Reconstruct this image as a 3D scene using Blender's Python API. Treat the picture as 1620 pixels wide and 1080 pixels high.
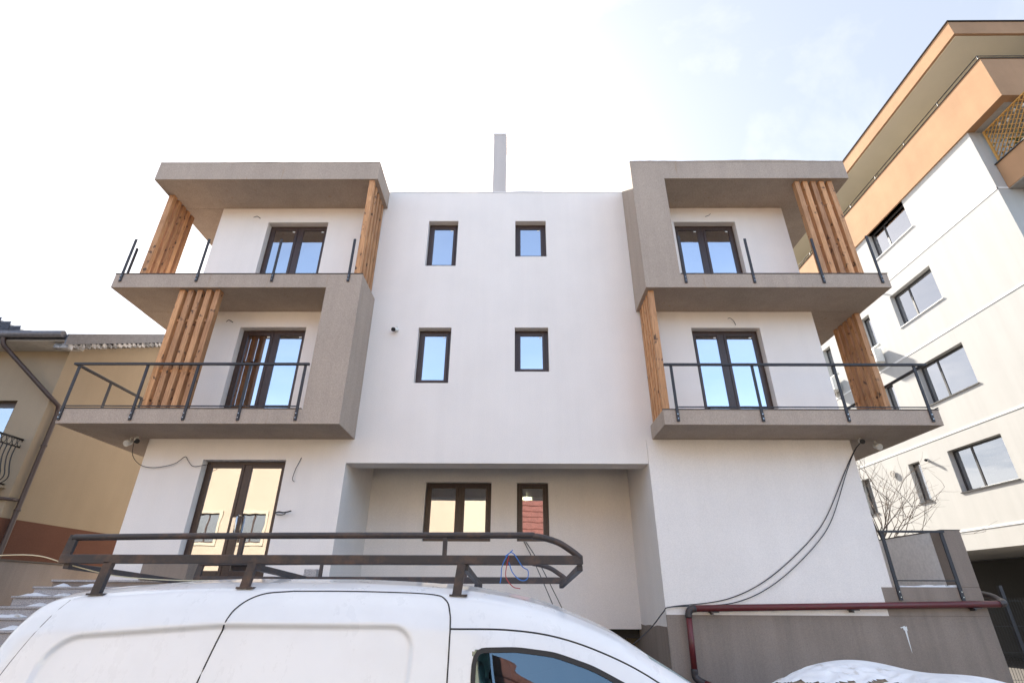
import bpy, math, random
from mathutils import Vector
random.seed(7)
sc = bpy.context.scene
for o in list(bpy.data.objects):
    bpy.data.objects.remove(o)
COL = sc.collection
R = math.radians

# ------------------------------------------------------------------ camera
cam_d = bpy.data.cameras.new('camera')
cam_d.sensor_width = 36.0
cam_d.lens = 818.2 / 1620.0 * 36.0
cam_d.clip_start = 0.05
cam_d.clip_end = 2000
cam = bpy.data.objects.new('camera', cam_d)
COL.objects.link(cam)
cam.location = (0, 0, 1.7)
_p, _y, _r = R(26.381), R(-0.578), R(0.303)
fw = Vector((math.sin(_y) * math.cos(_p), math.cos(_y) * math.cos(_p), math.sin(_p)))
rt = Vector((math.cos(_y), -math.sin(_y), 0))
up = rt.cross(fw)
rt2 = rt * math.cos(_r) + up * math.sin(_r)
up2 = -rt * math.sin(_r) + up * math.cos(_r)
from mathutils import Matrix
cam.rotation_euler = Matrix((rt2, up2, -fw)).transposed().to_euler()
sc.camera = cam

# ------------------------------------------------------------------ sky and sun
SUN_EL, SUN_AZ = R(38), R(-16)          # azimuth measured from +Y towards +X
sun_vec = Vector((math.sin(SUN_AZ) * math.cos(SUN_EL), math.cos(SUN_AZ) * math.cos(SUN_EL), math.sin(SUN_EL)))
w = bpy.data.worlds.new('World')
sc.world = w
w.use_nodes = True
nt = w.node_tree
nt.nodes.clear()
def N(t, **kw):
    n = nt.nodes.new(t)
    for k, v in kw.items():
        setattr(n, k, v)
    return n
out = N('ShaderNodeOutputWorld')
bg = N('ShaderNodeBackground')
sky = N('ShaderNodeTexSky', sky_type='NISHITA', sun_disc=False)
sky.sun_elevation = SUN_EL
sky.sun_rotation = SUN_AZ
sky.air_density = 1.0
sky.dust_density = 2.5
sky.ozone_density = 1.0
geo = N('ShaderNodeTexCoord')
sep = N('ShaderNodeSeparateXYZ')
nt.links.new(geo.outputs['Generated'], sep.inputs[0])
zc = N('ShaderNodeMath', operation='MAXIMUM'); zc.inputs[1].default_value = 0.12
nt.links.new(sep.outputs['Z'], zc.inputs[0])
dv = N('ShaderNodeVectorMath', operation='DIVIDE')
cmb = N('ShaderNodeCombineXYZ')
for i in range(3):
    nt.links.new(zc.outputs[0], cmb.inputs[i])
nt.links.new(geo.outputs['Generated'], dv.inputs[0])
nt.links.new(cmb.outputs[0], dv.inputs[1])
cl = N('ShaderNodeTexNoise'); cl.inputs['Scale'].default_value = 1.15; cl.inputs['Detail'].default_value = 9
cl.inputs['Roughness'].default_value = 0.58; cl.inputs['Distortion'].default_value = 0.35
mp = N('ShaderNodeMapping'); mp.inputs['Location'].default_value = (3.1, 0.55, 0)
nt.links.new(dv.outputs[0], mp.inputs['Vector'])
nt.links.new(mp.outputs[0], cl.inputs['Vector'])
rmp = N('ShaderNodeValToRGB')
rmp.color_ramp.elements[0].position = 0.40; rmp.color_ramp.elements[1].position = 0.60
nt.links.new(cl.outputs['Fac'], rmp.inputs[0])
mx = N('ShaderNodeMix', data_type='RGBA')
cf = N('ShaderNodeMath', operation='MULTIPLY'); cf.inputs[1].default_value = 1.0
nt.links.new(rmp.outputs[0], cf.inputs[0])
# thin haze that scatters forward: whiter towards the sun, clear blue away from it
dt = N('ShaderNodeVectorMath', operation='DOT_PRODUCT'); dt.inputs[1].default_value = tuple(sun_vec)
nt.links.new(geo.outputs['Generated'], dt.inputs[0])
hz = N('ShaderNodeMapRange', interpolation_type='SMOOTHSTEP')
hz.inputs['From Min'].default_value = -0.4; hz.inputs['From Max'].default_value = 0.6
hz.inputs['To Min'].default_value = 0.24; hz.inputs['To Max'].default_value = 0.87
nt.links.new(dt.outputs['Value'], hz.inputs['Value'])
nt.links.new(hz.outputs[0], mx.inputs[0])
nt.links.new(sky.outputs[0], mx.inputs[6])
veil = N('ShaderNodeMix', data_type='RGBA')
veil.inputs[6].default_value = (0.86, 0.93, 1.04, 1)     # thin bluish veil
veil.inputs[7].default_value = (1.55, 1.52, 1.50, 1)     # denser white cloud
nt.links.new(cf.outputs[0], veil.inputs[0])
nt.links.new(veil.outputs[2], mx.inputs[7])
nt.links.new(mx.outputs[2], bg.inputs['Color'])
bg.inputs['Strength'].default_value = 0.14
nt.links.new(bg.outputs[0], out.inputs[0])

sd = bpy.data.lights.new('sun', 'SUN')
sd.energy = 3.5
sd.angle = R(2.0)
sd.color = (1.0, 0.93, 0.82)
so = bpy.data.objects.new('sun', sd)
COL.objects.link(so)
so.location = (-20, 20, 30)
so.rotation_euler = sun_vec.to_track_quat('Z', 'Y').to_euler()

vs = sc.view_settings
vs.view_transform = 'Standard'
vs.look = 'None'
vs.gamma = 1.0
vs.exposure = 2.42
vs.use_curve_mapping = False

# ------------------------------------------------------------------ materials
def lin(r, g, b):
    f = lambda c: (c / 12.92 if c <= 0.04045 else ((c + 0.055) / 1.055) ** 2.4)
    return (f(r / 255), f(g / 255), f(b / 255), 1)
class Mat:
    def __init__(s, name):
        s.m = bpy.data.materials.new(name)
        s.m.use_nodes = True
        s.t = s.m.node_tree
        s.b = s.t.nodes['Principled BSDF']
        s.o = s.t.nodes['Material Output']
        s.tc = s.n('ShaderNodeTexCoord')
    def n(s, t, **kw):
        n = s.t.nodes.new(t)
        for k, v in kw.items():
            setattr(n, k, v)
        return n
    def l(s, a, b):
        s.t.links.new(a, b)
    def noise(s, scale, detail=6, rough=0.6, vec=None, stretch=None, dist=0):
        n = s.n('ShaderNodeTexNoise')
        n.inputs['Scale'].default_value = scale
        n.inputs['Detail'].default_value = detail
        n.inputs['Roughness'].default_value = rough
        n.inputs['Distortion'].default_value = dist
        src = vec or s.tc.outputs['Object']
        if stretch:
            mpn = s.n('ShaderNodeMapping')
            mpn.inputs['Scale'].default_value = stretch
            s.l(src, mpn.inputs['Vector'])
            src = mpn.outputs[0]
        s.l(src, n.inputs['Vector'])
        return n.outputs['Fac']
    def ramp(s, fac, stops):
        r = s.n('ShaderNodeValToRGB')
        e = r.color_ramp.elements
        while len(e) < len(stops):
            e.new(0.5)
        for q, (p, c) in zip(e, stops):
            q.position = p
            q.color = c if len(c) == 4 else (*c, 1)
        s.l(fac, r.inputs[0])
        return r.outputs[0]
    def mix(s, fac, a, b, mode='MIX'):
        m = s.n('ShaderNodeMix', data_type='RGBA', blend_type=mode)
        for sock, v in ((m.inputs[0], fac), (m.inputs[6], a), (m.inputs[7], b)):
            if hasattr(v, 'links'):
                s.l(v, sock)
            else:
                sock.default_value = v
        return m.outputs[2]
    def bump(s, h, strength=0.3, dist=0.01):
        b = s.n('ShaderNodeBump')
        b.inputs['Strength'].default_value = strength
        b.inputs['Distance'].default_value = dist
        s.l(h, b.inputs['Height'])
        s.l(b.outputs[0], s.b.inputs['Normal'])
    def col(s, c):
        if hasattr(c, 'links'):
            s.l(c, s.b.inputs['Base Color'])
        else:
            s.b.inputs['Base Color'].default_value = c
        return s
    def set(s, **kw):
        for k, v in kw.items():
            s.b.inputs[k.replace('_', ' ')].default_value = v
        return s

def stucco(name, c, var=0.06, grain=0.10, rough=0.9, streak=0.0, bscale=120, bstr=0.35, rust=0.0):
    m = Mat(name)
    hi = tuple(min(1, x * (1 + var)) for x in c[:3]) + (1,)
    lo = tuple(x * (1 - var) for x in c[:3]) + (1,)
    big = m.noise(0.7, 5, 0.6)
    base = m.ramp(big, [(0.3, lo), (0.7, hi)])
    fine = m.noise(bscale, 4, 0.7)
    g0, g1 = 1 - grain, 1 + grain * 0.4
    fr = m.ramp(fine, [(0.3, (g0, g0, g0)), (0.65, (g1, g1, g1))])
    cc = m.mix(1.0, base, fr, 'MULTIPLY')
    if streak:
        st = m.noise(1.0, 5, 0.65, stretch=(3.2, 3.2, 0.22))
        sr = m.ramp(st, [(0.35, (1 - streak,) * 3), (0.6, (1, 1, 1))])
        cc = m.mix(1.0, cc, sr, 'MULTIPLY')
    if rust:
        rs = m.noise(1.0, 4, 0.6, stretch=(9, 9, 0.5))
        rm = m.noise(0.9, 3, 0.5)
        rf_ = m.mix(1.0, m.ramp(rs, [(0.63, (0, 0, 0)), (0.72, (rust, rust, rust))]), m.ramp(rm, [(0.45, (0, 0, 0)), (0.6, (1, 1, 1))]), 'MULTIPLY')
        cc = m.mix(rf_, cc, (0.30, 0.17, 0.07, 1))
    m.col(cc).set(Roughness=rough)
    m.b.inputs['Specular IOR Level'].default_value = 0.2
    m.bump(fine, bstr, 0.006)
    return m.m
M = {}
M['white'] = stucco('white_render', (0.83, 0.77, 0.725, 1), 0.035, 0.10, streak=0.025, bscale=70, bstr=0.5)
M['taupe'] = stucco('taupe_render', (0.445, 0.362, 0.298, 1), 0.06, 0.26, streak=0.09, bscale=55, bstr=0.5, rust=0.55)
M['plinth'] = stucco('grey_plinth_render', (0.285, 0.232, 0.195, 1), 0.09, 0.18, streak=0.16, bscale=80)
M['chimney'] = stucco('grey_white_render', (0.56, 0.515, 0.49, 1), 0.03, 0.06, streak=0.05)
M['block'] = stucco('pale_grey_render', (0.47, 0.465, 0.45, 1), 0.03, 0.08, streak=0.05, bscale=70)
M['band'] = stucco('white_band', (0.74, 0.74, 0.73, 1), 0.02, 0.04)
M['orange'] = stucco('orange_render', (0.41, 0.245, 0.14, 1), 0.10, 0.10, streak=0.05)
M['cream'] = stucco('cream_render', (0.72, 0.66, 0.52, 1), 0.04, 0.08)
M['yellow'] = stucco('yellow_render', (0.315, 0.255, 0.182, 1), 0.05, 0.14, streak=0.04, bscale=60)
M['brown'] = stucco('brown_base_render', (0.125, 0.058, 0.04, 1), 0.1, 0.18, bscale=60)
M['peach'] = stucco('peach_render', (0.43, 0.345, 0.26, 1), 0.05, 0.1)
M['soil'] = stucco('sandy_soil', (0.26, 0.20, 0.14, 1), 0.25, 0.4, bscale=25, bstr=0.9)

def simple(name, c, rough=0.5, metal=0.0, nv=0.12, scale=18, bump=0.0):
    m = Mat(name)
    f = m.noise(scale, 6, 0.65)
    lo = tuple(x * (1 - nv) for x in c[:3]) + (1,)
    hi = tuple(min(1, x * (1 + nv)) for x in c[:3]) + (1,)
    m.col(m.ramp(f, [(0.3, lo), (0.7, hi)])).set(Roughness=rough, Metallic=metal)
    if bump:
        m.bump(f, bump, 0.005)
    return m.m
M['frame'] = simple('dark_brown_frame', (0.048, 0.026, 0.019, 1), 0.38, 0, 0.3, 30)
M['frame2'] = simple('charcoal_frame', (0.03, 0.028, 0.028, 1), 0.4)
M['roofedge'] = simple('dull_roof_edging', (0.045, 0.038, 0.036, 1), 0.95)
M['roofedge'].node_tree.nodes['Principled BSDF'].inputs['Specular IOR Level'].default_value = 0.05
M['tower'] = simple('sand_render', (0.44, 0.385, 0.29, 1), 0.9)
M['pier'] = simple('beige_pier_render', (0.40, 0.34, 0.25, 1), 0.9)
M['steel'] = simple('charcoal_painted_steel', (0.034, 0.033, 0.038, 1), 0.6, 0.1, 0.2)
M['flash'] = simple('brown_metal_flashing', (0.07, 0.055, 0.045, 1), 0.5, 0.2)
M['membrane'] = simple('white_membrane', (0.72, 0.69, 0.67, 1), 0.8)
M['dark'] = simple('dark_interior', (0.035, 0.033, 0.03, 1), 0.9)
M['room'] = simple('room_plaster', (0.32, 0.30, 0.27, 1), 0.9)
M['black'] = simple('black_rubber', (0.012, 0.012, 0.013, 1), 0.55)
M['cable'] = simple('black_cable', (0.02, 0.018, 0.022, 1), 0.5)
M['plasticw'] = simple('white_plastic', (0.72, 0.71, 0.67, 1), 0.4)
M['chrome'] = simple('brushed_steel', (0.55, 0.55, 0.55, 1), 0.25, 1.0, 0.05)
M['bluewire'] = simple('blue_wire', (0.02, 0.16, 0.55, 1), 0.4)
M['redwire'] = simple('red_wire', (0.40, 0.02, 0.03, 1), 0.4)
M['yellowrope'] = simple('straw_rope', (0.60, 0.54, 0.38, 1), 0.8)
M['gutter'] = simple('grey_gutter', (0.15, 0.15, 0.165, 1), 0.4, 0.2, 0.2)
M['downpipe'] = simple('brown_downpipe', (0.06, 0.042, 0.04, 1), 0.45)
M['iron'] = simple('black_wrought_iron', (0.015, 0.015, 0.016, 1), 0.45)
M['tilered'] = simple('red_roof_tile', (0.13, 0.045, 0.035, 1), 0.75, 0, 0.35, 6)
M['slate'] = simple('grey_shingle', (0.07, 0.075, 0.09, 1), 0.95, 0, 0.35, 9)
M['slate'].node_tree.nodes['Principled BSDF'].inputs['Specular IOR Level'].default_value = 0.05
M['trellis'] = simple('honey_trellis_wood', (0.50, 0.27, 0.07, 1), 0.6)
M['tyre'] = simple('tyre', (0.018, 0.018, 0.018, 1), 0.8)
M['rim'] = simple('grey_wheel_cover', (0.35, 0.35, 0.36, 1), 0.4, 0.4)
M['bumper'] = simple('dark_bumper_plastic', (0.04, 0.04, 0.043, 1), 0.65)
M['lamp_red'] = simple('tail_lamp', (0.35, 0.01, 0.01, 1), 0.15)
M['lamp_clear'] = simple('head_lamp', (0.65, 0.66, 0.68, 1), 0.1)
M['seat'] = simple('pale_seat_cover', (0.45, 0.52, 0.55, 1), 0.9)
M['bark'] = simple('bare_bark', (0.12, 0.09, 0.07, 1), 0.9, 0, 0.3)
M['leaf'] = simple('dull_leaves', (0.07, 0.10, 0.03, 1), 0.7, 0, 0.4)
M['curtain'] = simple('sheer_curtain', (0.62, 0.62, 0.60, 1), 0.9, 0, 0.1)
M['sticker'] = simple('white_sticker', (0.8, 0.8, 0.78, 1), 0.6)
M['concrete'] = simple('pale_concrete', (0.42, 0.40, 0.37, 1), 0.9, 0, 0.15, 12, 0.3)

def rusty(name, paint, rust, lo=0.5, hi=0.68, rough=0.5, scale=14):
    m = Mat(name)
    f = m.noise(scale, 9, 0.7)
    m.col(m.ramp(f, [(lo, paint), (hi, rust)])).set(Roughness=rough)
    m.bump(m.noise(60, 5, 0.6), 0.25, 0.003)
    return m.m
M['redpipe'] = rusty('oxblood_pipe_paint', (0.12, 0.018, 0.021, 1), (0.09, 0.035, 0.028, 1), rough=0.45)
M['elbow'] = rusty('dark_pipe_elbow', (0.035, 0.03, 0.03, 1), (0.09, 0.04, 0.03, 1))
M['rack'] = rusty('rusty_black_rack', (0.034, 0.030, 0.034, 1), (0.105, 0.062, 0.045, 1), 0.48, 0.72, 0.6, 9)

def wood():
    m = Mat('cedar_slat')
    oi = m.n('ShaderNodeObjectInfo')
    add = m.n('ShaderNodeVectorMath', operation='MULTIPLY_ADD')
    cmbn = m.n('ShaderNodeCombineXYZ')
    for i in range(3):
        m.l(oi.outputs['Random'], cmbn.inputs[i])
    m.l(cmbn.outputs[0], add.inputs[0])
    add.inputs[1].default_value = (13, 17, 29)
    m.l(m.tc.outputs['Object'], add.inputs[2])
    v = add.outputs[0]
    g1 = m.noise(6, 8, 0.65, v, (9, 9, 0.5), 0.6)
    base = m.ramp(g1, [(0.22, (0.26, 0.12, 0.05)), (0.5, (0.48, 0.262, 0.125)), (0.78, (0.68, 0.425, 0.25))])
    g2 = m.noise(2.2, 3, 0.5, v, (1.2, 1.2, 0.9))
    warm = m.ramp(g2, [(0.35, (0.86, 0.80, 0.76)), (0.65, (1.06, 1.02, 0.98))])
    c = m.mix(1.0, base, warm, 'MULTIPLY')
    tone = m.ramp(oi.outputs['Random'], [(0, (0.74, 0.68, 0.64)), (0.5, (1.0, 0.98, 0.96)), (1, (1.22, 1.16, 1.08))])
    c = m.mix(1.0, c, tone, 'MULTIPLY')
    vo = m.n('ShaderNodeTexVoronoi')
    vo.inputs['Scale'].default_value = 6.5
    mpn = m.n('ShaderNodeMapping'); mpn.inputs['Scale'].default_value = (1.5, 1.5, 0.8)
    nz = m.n('ShaderNodeTexNoise'); nz.inputs['Scale'].default_value = 9
    m.l(v, nz.inputs['Vector'])
    mv = m.n('ShaderNodeMix', data_type='VECTOR'); mv.inputs[0].default_value = 0.16
    m.l(v, mv.inputs[4]); m.l(nz.outputs['Color'], mv.inputs[5])
    m.l(mv.outputs[1], mpn.inputs['Vector']); m.l(mpn.outputs[0], vo.inputs['Vector'])
    kn = m.ramp(vo.outputs['Distance'], [(0.12, (0, 0, 0)), (0.28, (1, 1, 1))])
    sepc = m.n('ShaderNodeSeparateColor'); m.l(vo.outputs['Color'], sepc.inputs[0])
    gate = m.ramp(sepc.outputs[0], [(0.40, (1, 1, 1)), (0.46, (0, 0, 0))])
    kn = m.mix(1.0, kn, gate, 'LIGHTEN')
    kc = m.mix(kn, (0.07, 0.032, 0.016, 1), c)
    m.col(kc).set(Roughness=0.68)
    m.bump(g1, 0.25, 0.004)
    return m.m
M['wood'] = wood()

def glass(name, refl=0.42, tint=(0.35, 0.38, 0.38, 1), gl=(0.93, 0.95, 1.0, 1)):
    m = Mat(name)
    g = m.n('ShaderNodeBsdfGlossy'); g.inputs['Roughness'].default_value = 0.008
    g.inputs['Color'].default_value = gl
    wv = m.noise(1.6, 2, 0.5)
    b = m.n('ShaderNodeBump'); b.inputs['Strength'].default_value = 0.02; b.inputs['Distance'].default_value = 0.05
    m.l(wv, b.inputs['Height']); m.l(b.outputs[0], g.inputs['Normal'])
    t = m.n('ShaderNodeBsdfTransparent'); t.inputs['Color'].default_value = tint
    mxs = m.n('ShaderNodeMixShader')
    fr = m.n('ShaderNodeFresnel'); fr.inputs['IOR'].default_value = 1.5
    mr = m.n('ShaderNodeMapRange'); mr.inputs['From Min'].default_value = 0.04; mr.inputs['From Max'].default_value = 1.0
    mr.inputs['To Min'].default_value = refl; mr.inputs['To Max'].default_value = 1.0
    m.l(fr.outputs[0], mr.inputs['Value'])
    m.l(mr.outputs[0], mxs.inputs[0])
    m.l(t.outputs[0], mxs.inputs[1]); m.l(g.outputs[0], mxs.inputs[2])
    m.l(mxs.outputs[0], m.o.inputs['Surface'])
    return m.m
M['glass'] = glass('coated_window_glass', 0.52)
M['glass_b'] = glass('block_window_glass', 0.42, (0.6, 0.64, 0.63, 1))
M['glass_van'] = glass('tinted_van_glass', 0.14, (0.36, 0.64, 0.74, 1), (0.8, 0.95, 1.0, 1))

def carpaint():
    m = Mat('white_van_paint')
    d = m.noise(1.3, 6, 0.7)
    m.col(m.ramp(d, [(0.30, (0.70, 0.725, 0.765, 1)), (0.6, (0.76, 0.79, 0.835, 1))])).set(Roughness=0.32)
    gr = m.noise(7, 9, 0.75, stretch=(1, 1, 0.5))
    m.l(m.ramp(gr, [(0.35, (0.22, 0.22, 0.22)), (0.7, (0.48, 0.48, 0.48))]), m.b.inputs['Roughness'])
    m.b.inputs['Coat Weight'].default_value = 0.7
    m.b.inputs['Coat Roughness'].default_value = 0.08
    return m.m
M['paint'] = carpaint()

def granite():
    m = Mat('speckled_granite')
    f = m.noise(150, 3, 0.8)
    m.col(m.ramp(f, [(0.35, (0.13, 0.12, 0.12)), (0.5, (0.34, 0.32, 0.32)), (0.66, (0.55, 0.53, 0.53))])).set(Roughness=0.55)
    return m.m
M['granite'] = granite()

def snowmat():
    m = Mat('old_snow')
    f = m.noise(5, 8, 0.6)
    m.col(m.ramp(f, [(0.27, (0.42, 0.37, 0.31)), (0.40, (0.74, 0.75, 0.78)), (0.7, (0.86, 0.87, 0.88))])).set(Roughness=0.7)
    m.bump(m.noise(40, 6, 0.7), 0.4, 0.01)
    return m.m
M['snow'] = snowmat()

def groundmat():
    m = Mat('muddy_paving_with_snow')
    f = m.noise(0.45, 8, 0.65)
    fine = m.noise(90, 4, 0.7)
    asp = m.ramp(fine, [(0.3, (0.032, 0.028, 0.025)), (0.7, (0.07, 0.06, 0.052))])
    c = m.mix(m.ramp(f, [(0.68, (0, 0, 0)), (0.73, (1, 1, 1))]), asp, (0.72, 0.73, 0.75, 1))
    m.col(c).set(Roughness=0.85)
    m.bump(fine, 0.4, 0.01)
    return m.m
M['ground'] = groundmat()

# ------------------------------------------------------------------ mesh helpers
BASE = {}
class MB:
    def __init__(s):
        s.v = []; s.f = []; s.sm = []
    def add(s, vs, fs, smooth=False):
        o = len(s.v)
        s.v += [tuple(p) for p in vs]
        s.f += [tuple(i + o for i in f) for f in fs]
        s.sm += [smooth] * len(fs)
        return s
    def box(s, x0, x1, y0, y1, z0, z1):
        vs = [(x0, y0, z0), (x1, y0, z0), (x1, y1, z0), (x0, y1, z0), (x0, y0, z1), (x1, y0, z1), (x1, y1, z1), (x0, y1, z1)]
        return s.add(vs, [(0, 3, 2, 1), (4, 5, 6, 7), (0, 1, 5, 4), (1, 2, 6, 5), (2, 3, 7, 6), (3, 0, 4, 7)])
    def bar(s, a, b, wd, ht, upv=(0, 0, 1)):
        a, b = Vector(a), Vector(b)
        d = (b - a).normalized()
        u = Vector(upv)
        if abs(d.dot(u)) > 0.98:
            u = Vector((0, 1, 0))
        sx = d.cross(u).normalized() * wd / 2
        sy = sx.cross(d).normalized() * ht / 2
        vs = [p + q for p in (a, b) for q in (-sx - sy, sx - sy, sx + sy, -sx + sy)]
        return s.add(vs, [(0, 1, 2, 3), (7, 6, 5, 4), (0, 4, 5, 1), (1, 5, 6, 2), (2, 6, 7, 3), (3, 7, 4, 0)])
    def tube(s, pts, r, n=8, r2=None):
        pts = [Vector(p) for p in pts]
        k = len(pts)
        vs = []
        ref = Vector((0.13, 0.2, 0.97)).normalized()
        for i, p in enumerate(pts):
            d = (pts[min(i + 1, k - 1)] - pts[max(i - 1, 0)]).normalized()
            u = d.cross(ref)
            if u.length < 0.05:
                u = d.cross(Vector((1, 0, 0)))
            u.normalize()
            q = d.cross(u)
            rr = r if r2 is None else r + (r2 - r) * i / (k - 1)
            for j in range(n):
                a = 2 * math.pi * j / n
                vs.append(p + (u * math.cos(a) + q * math.sin(a)) * rr)
        fs = [(i * n + j, i * n + (j + 1) % n, (i + 1) * n + (j + 1) % n, (i + 1) * n + j) for i in range(k - 1) for j in range(n)]
        o = len(s.v)
        s.add(vs, fs, True)
        s.add([], [])
        s.f.append(tuple(o + j for j in reversed(range(n)))); s.sm.append(False)
        s.f.append(tuple(o + (k - 1) * n + j for j in range(n))); s.sm.append(False)
        return s
    def prism(s, poly, axis, a, b):
        n = len(poly)
        def P(u, v, t):
            return {'Y': (u, t, v), 'X': (t, u, v), 'Z': (u, v, t)}[axis]
        vs = [P(u, v, a) for u, v in poly] + [P(u, v, b) for u, v in poly]
        fs = [tuple(range(n)), tuple(reversed(range(n, 2 * n)))]
        fs += [(i, i + n, (i + 1) % n + n, (i + 1) % n) for i in range(n)]
        return s.add(vs, fs)
    def ring(s, x0, x1, z0, z1, y0, y1, t, tb=None):
        tb = t if tb is None else tb
        s.box(x0, x0 + t, y0, y1, z0, z1)
        s.box(x1 - t, x1, y0, y1, z0, z1)
        s.box(x0 + t, x1 - t, y0, y1, z1 - t, z1)
        if tb > 0:
            s.box(x0 + t, x1 - t, y0, y1, z0, z0 + tb)
        return s
    def ringx(s, y0, y1, z0, z1, x0, x1, t):
        s.box(x0, x1, y0, y0 + t, z0, z1)
        s.box(x0, x1, y1 - t, y1, z0, z1)
        s.box(x0, x1, y0 + t, y1 - t, z1 - t, z1)
        s.box(x0, x1, y0 + t, y1 - t, z0, z0 + t)
        return s
    def build(s, name, mat, parent=None, bevel=0.0, recalc=True, base=None):
        me = bpy.data.meshes.new(name)
        bs = Vector(base) if base is not None else (BASE.get(parent.name, Vector((0, 0, 0))) if parent else Vector((0, 0, 0)))
        me.from_pydata([tuple(Vector(p) - bs) for p in s.v], [], s.f)
        me.update()
        for pl, q in zip(me.polygons, s.sm):
            pl.use_smooth = q
        if recalc:
            import bmesh
            bm = bmesh.new(); bm.from_mesh(me)
            bmesh.ops.recalc_face_normals(bm, faces=bm.faces)
            bm.to_mesh(me); bm.free()
        me.materials.append(M[mat] if isinstance(mat, str) else mat)
        o = bpy.data.objects.new(name, me)
        COL.objects.link(o)
        if parent:
            o.parent = parent
        else:
            o.location = bs
        BASE[o.name] = bs
        if bevel:
            md = o.modifiers.new('bevel', 'BEVEL')
            md.width = bevel; md.segments = 2; md.limit_method = 'ANGLE'; md.angle_limit = R(40)
        return o
def thing(name, label, cat, loc=(0, 0, 0), group=None):
    o = bpy.data.objects.new(name, None)
    COL.objects.link(o)
    o.location = loc
    o.empty_display_size = 0.3
    o['label'] = label; o['category'] = cat
    if group:
        o['group'] = group
    BASE[o.name] = Vector(loc)
    return o
def tag(o, label, cat, group=None):
    o['label'] = label; o['category'] = cat
    if group:
        o['group'] = group
    return o
def kind(o, k):
    o['kind'] = k
    return o
def sheet(mb, axis, v, u0, u1, z0, z1, holes, flip=False):
    """flat wall sheet in the plane axis=v with rectangular holes (u0,u1,z0,z1)"""
    us = sorted({u0, u1, *[h[0] for h in holes], *[h[1] for h in holes]})
    zs = sorted({z0, z1, *[h[2] for h in holes], *[h[3] for h in holes]})
    us = [u for u in us if u0 <= u <= u1]; zs = [z for z in zs if z0 <= z <= z1]
    for a, b in zip(us, us[1:]):
        for c, d in zip(zs, zs[1:]):
            mu, mz = (a + b) / 2, (c + d) / 2
            if any(h[0] < mu < h[1] and h[2] < mz < h[3] for h in holes):
                continue
            q = [(a, c), (b, c), (b, d), (a, d)]
            mb.add([(u, v, z) if axis == 'Y' else (v, u, z) for u, z in q], [(0, 1, 2, 3)])
def reveals(mb, axis, v0, v1, h, bottom=True):
    a, b, c, d = h
    P = (lambda u, v, z: (u, v, z)) if axis == 'Y' else (lambda u, v, z: (v, u, z))
    segs = [((a, c), (a, d)), ((a, d), (b, d)), ((b, d), (b, c))] + ([((b, c), (a, c))] if bottom else [])
    for (u, z), (u2, z2) in segs:
        mb.add([P(u, v0, z), P(u2, v0, z2), P(u2, v1, z2), P(u, v1, z)], [(0, 1, 2, 3)])

# ------------------------------------------------------------------ ground
g = MB()
g.add([(-400, -400, 0), (400, -400, 0), (400, 400, 0), (-400, 400, 0)], [(0, 1, 2, 3)])
kind(g.build('ground', 'ground'), 'structure')

# ------------------------------------------------------------------ main apartment building
YW, YF = 9.734, 8.748
XL, XR = -7.089, 6.334
ZT = 10.602
RX0, RX1, RZ, RB = -3.223, 2.476, 3.971, 11.70
PLAT = 1.92
bld = thing('apartment_building', 'new white three storey apartment building with taupe framed balconies and timber slats', 'building', (0, YW, 0))
W = [(-2.085, -1.385, 8.44, 9.72), (-0.035, 0.685, 8.695, 9.717), (-2.09, -1.387, 5.591, 6.858), (-0.041, 0.669, 5.843, 6.859)]
D3L = (-5.91, -4.48, 7.575, 9.685); D2L = (-5.91, -4.49, 4.712, 6.866); DG = (-5.94, -4.36, PLAT + 0.02, 4.026)
D3R = (3.71, 5.15, 7.575, 9.685); D2R = (3.70, 5.148, 4.712, 6.855)
REV = 0.16
holes = W + [D3L, D2L, DG, D3R, D2R, (RX0, RX1, 1.0, RZ)]
b = MB()
sheet(b, 'Y', YW, XL, RX1, 1.47, ZT, holes)
sheet(b, 'Y', YW - 0.0, RX1, XR, 4.43, ZT, holes)
for h in W + [D3L, D2L, DG, D3R, D2R]:
    reveals(b, 'Y', YW, YW + 0.30, h)
# inner sheet, side walls, back wall
sheet(b, 'Y', YW + 0.30, XL, XR, 4.43, ZT, W + [D3L, D2L, D3R, D2R])
sheet(b, 'Y', YW + 0.30, XL, RX0, 0, 4.43, [DG])
b.add([(XL, YW, 0), (XL, 20, 0), (XL, 20, ZT), (XL, YW, ZT)], [(0, 1, 2, 3)])
b.add([(XR, YW, 0), (XR, 20, 0), (XR, 20, ZT), (XR, YW, ZT)], [(0, 1, 2, 3)])
b.add([(XL, 20, 0), (XR, 20, 0), (XR, 20, ZT), (XL, 20, ZT)], [(0, 1, 2, 3)])
b.add([(XL, YW, ZT), (XR, YW, ZT), (XR, 20, ZT), (XL, 20, ZT)], [(0, 1, 2, 3)])
b.build('wall', 'white', bld, recalc=False)
# right ground-floor wing stands a few centimetres proud
b = MB()
b.box(RX1 + 0.003, XR, YW - 0.035, YW + 0.2, 1.47, 4.424)
b.build('ground_floor_wall', 'white', bld)
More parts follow.
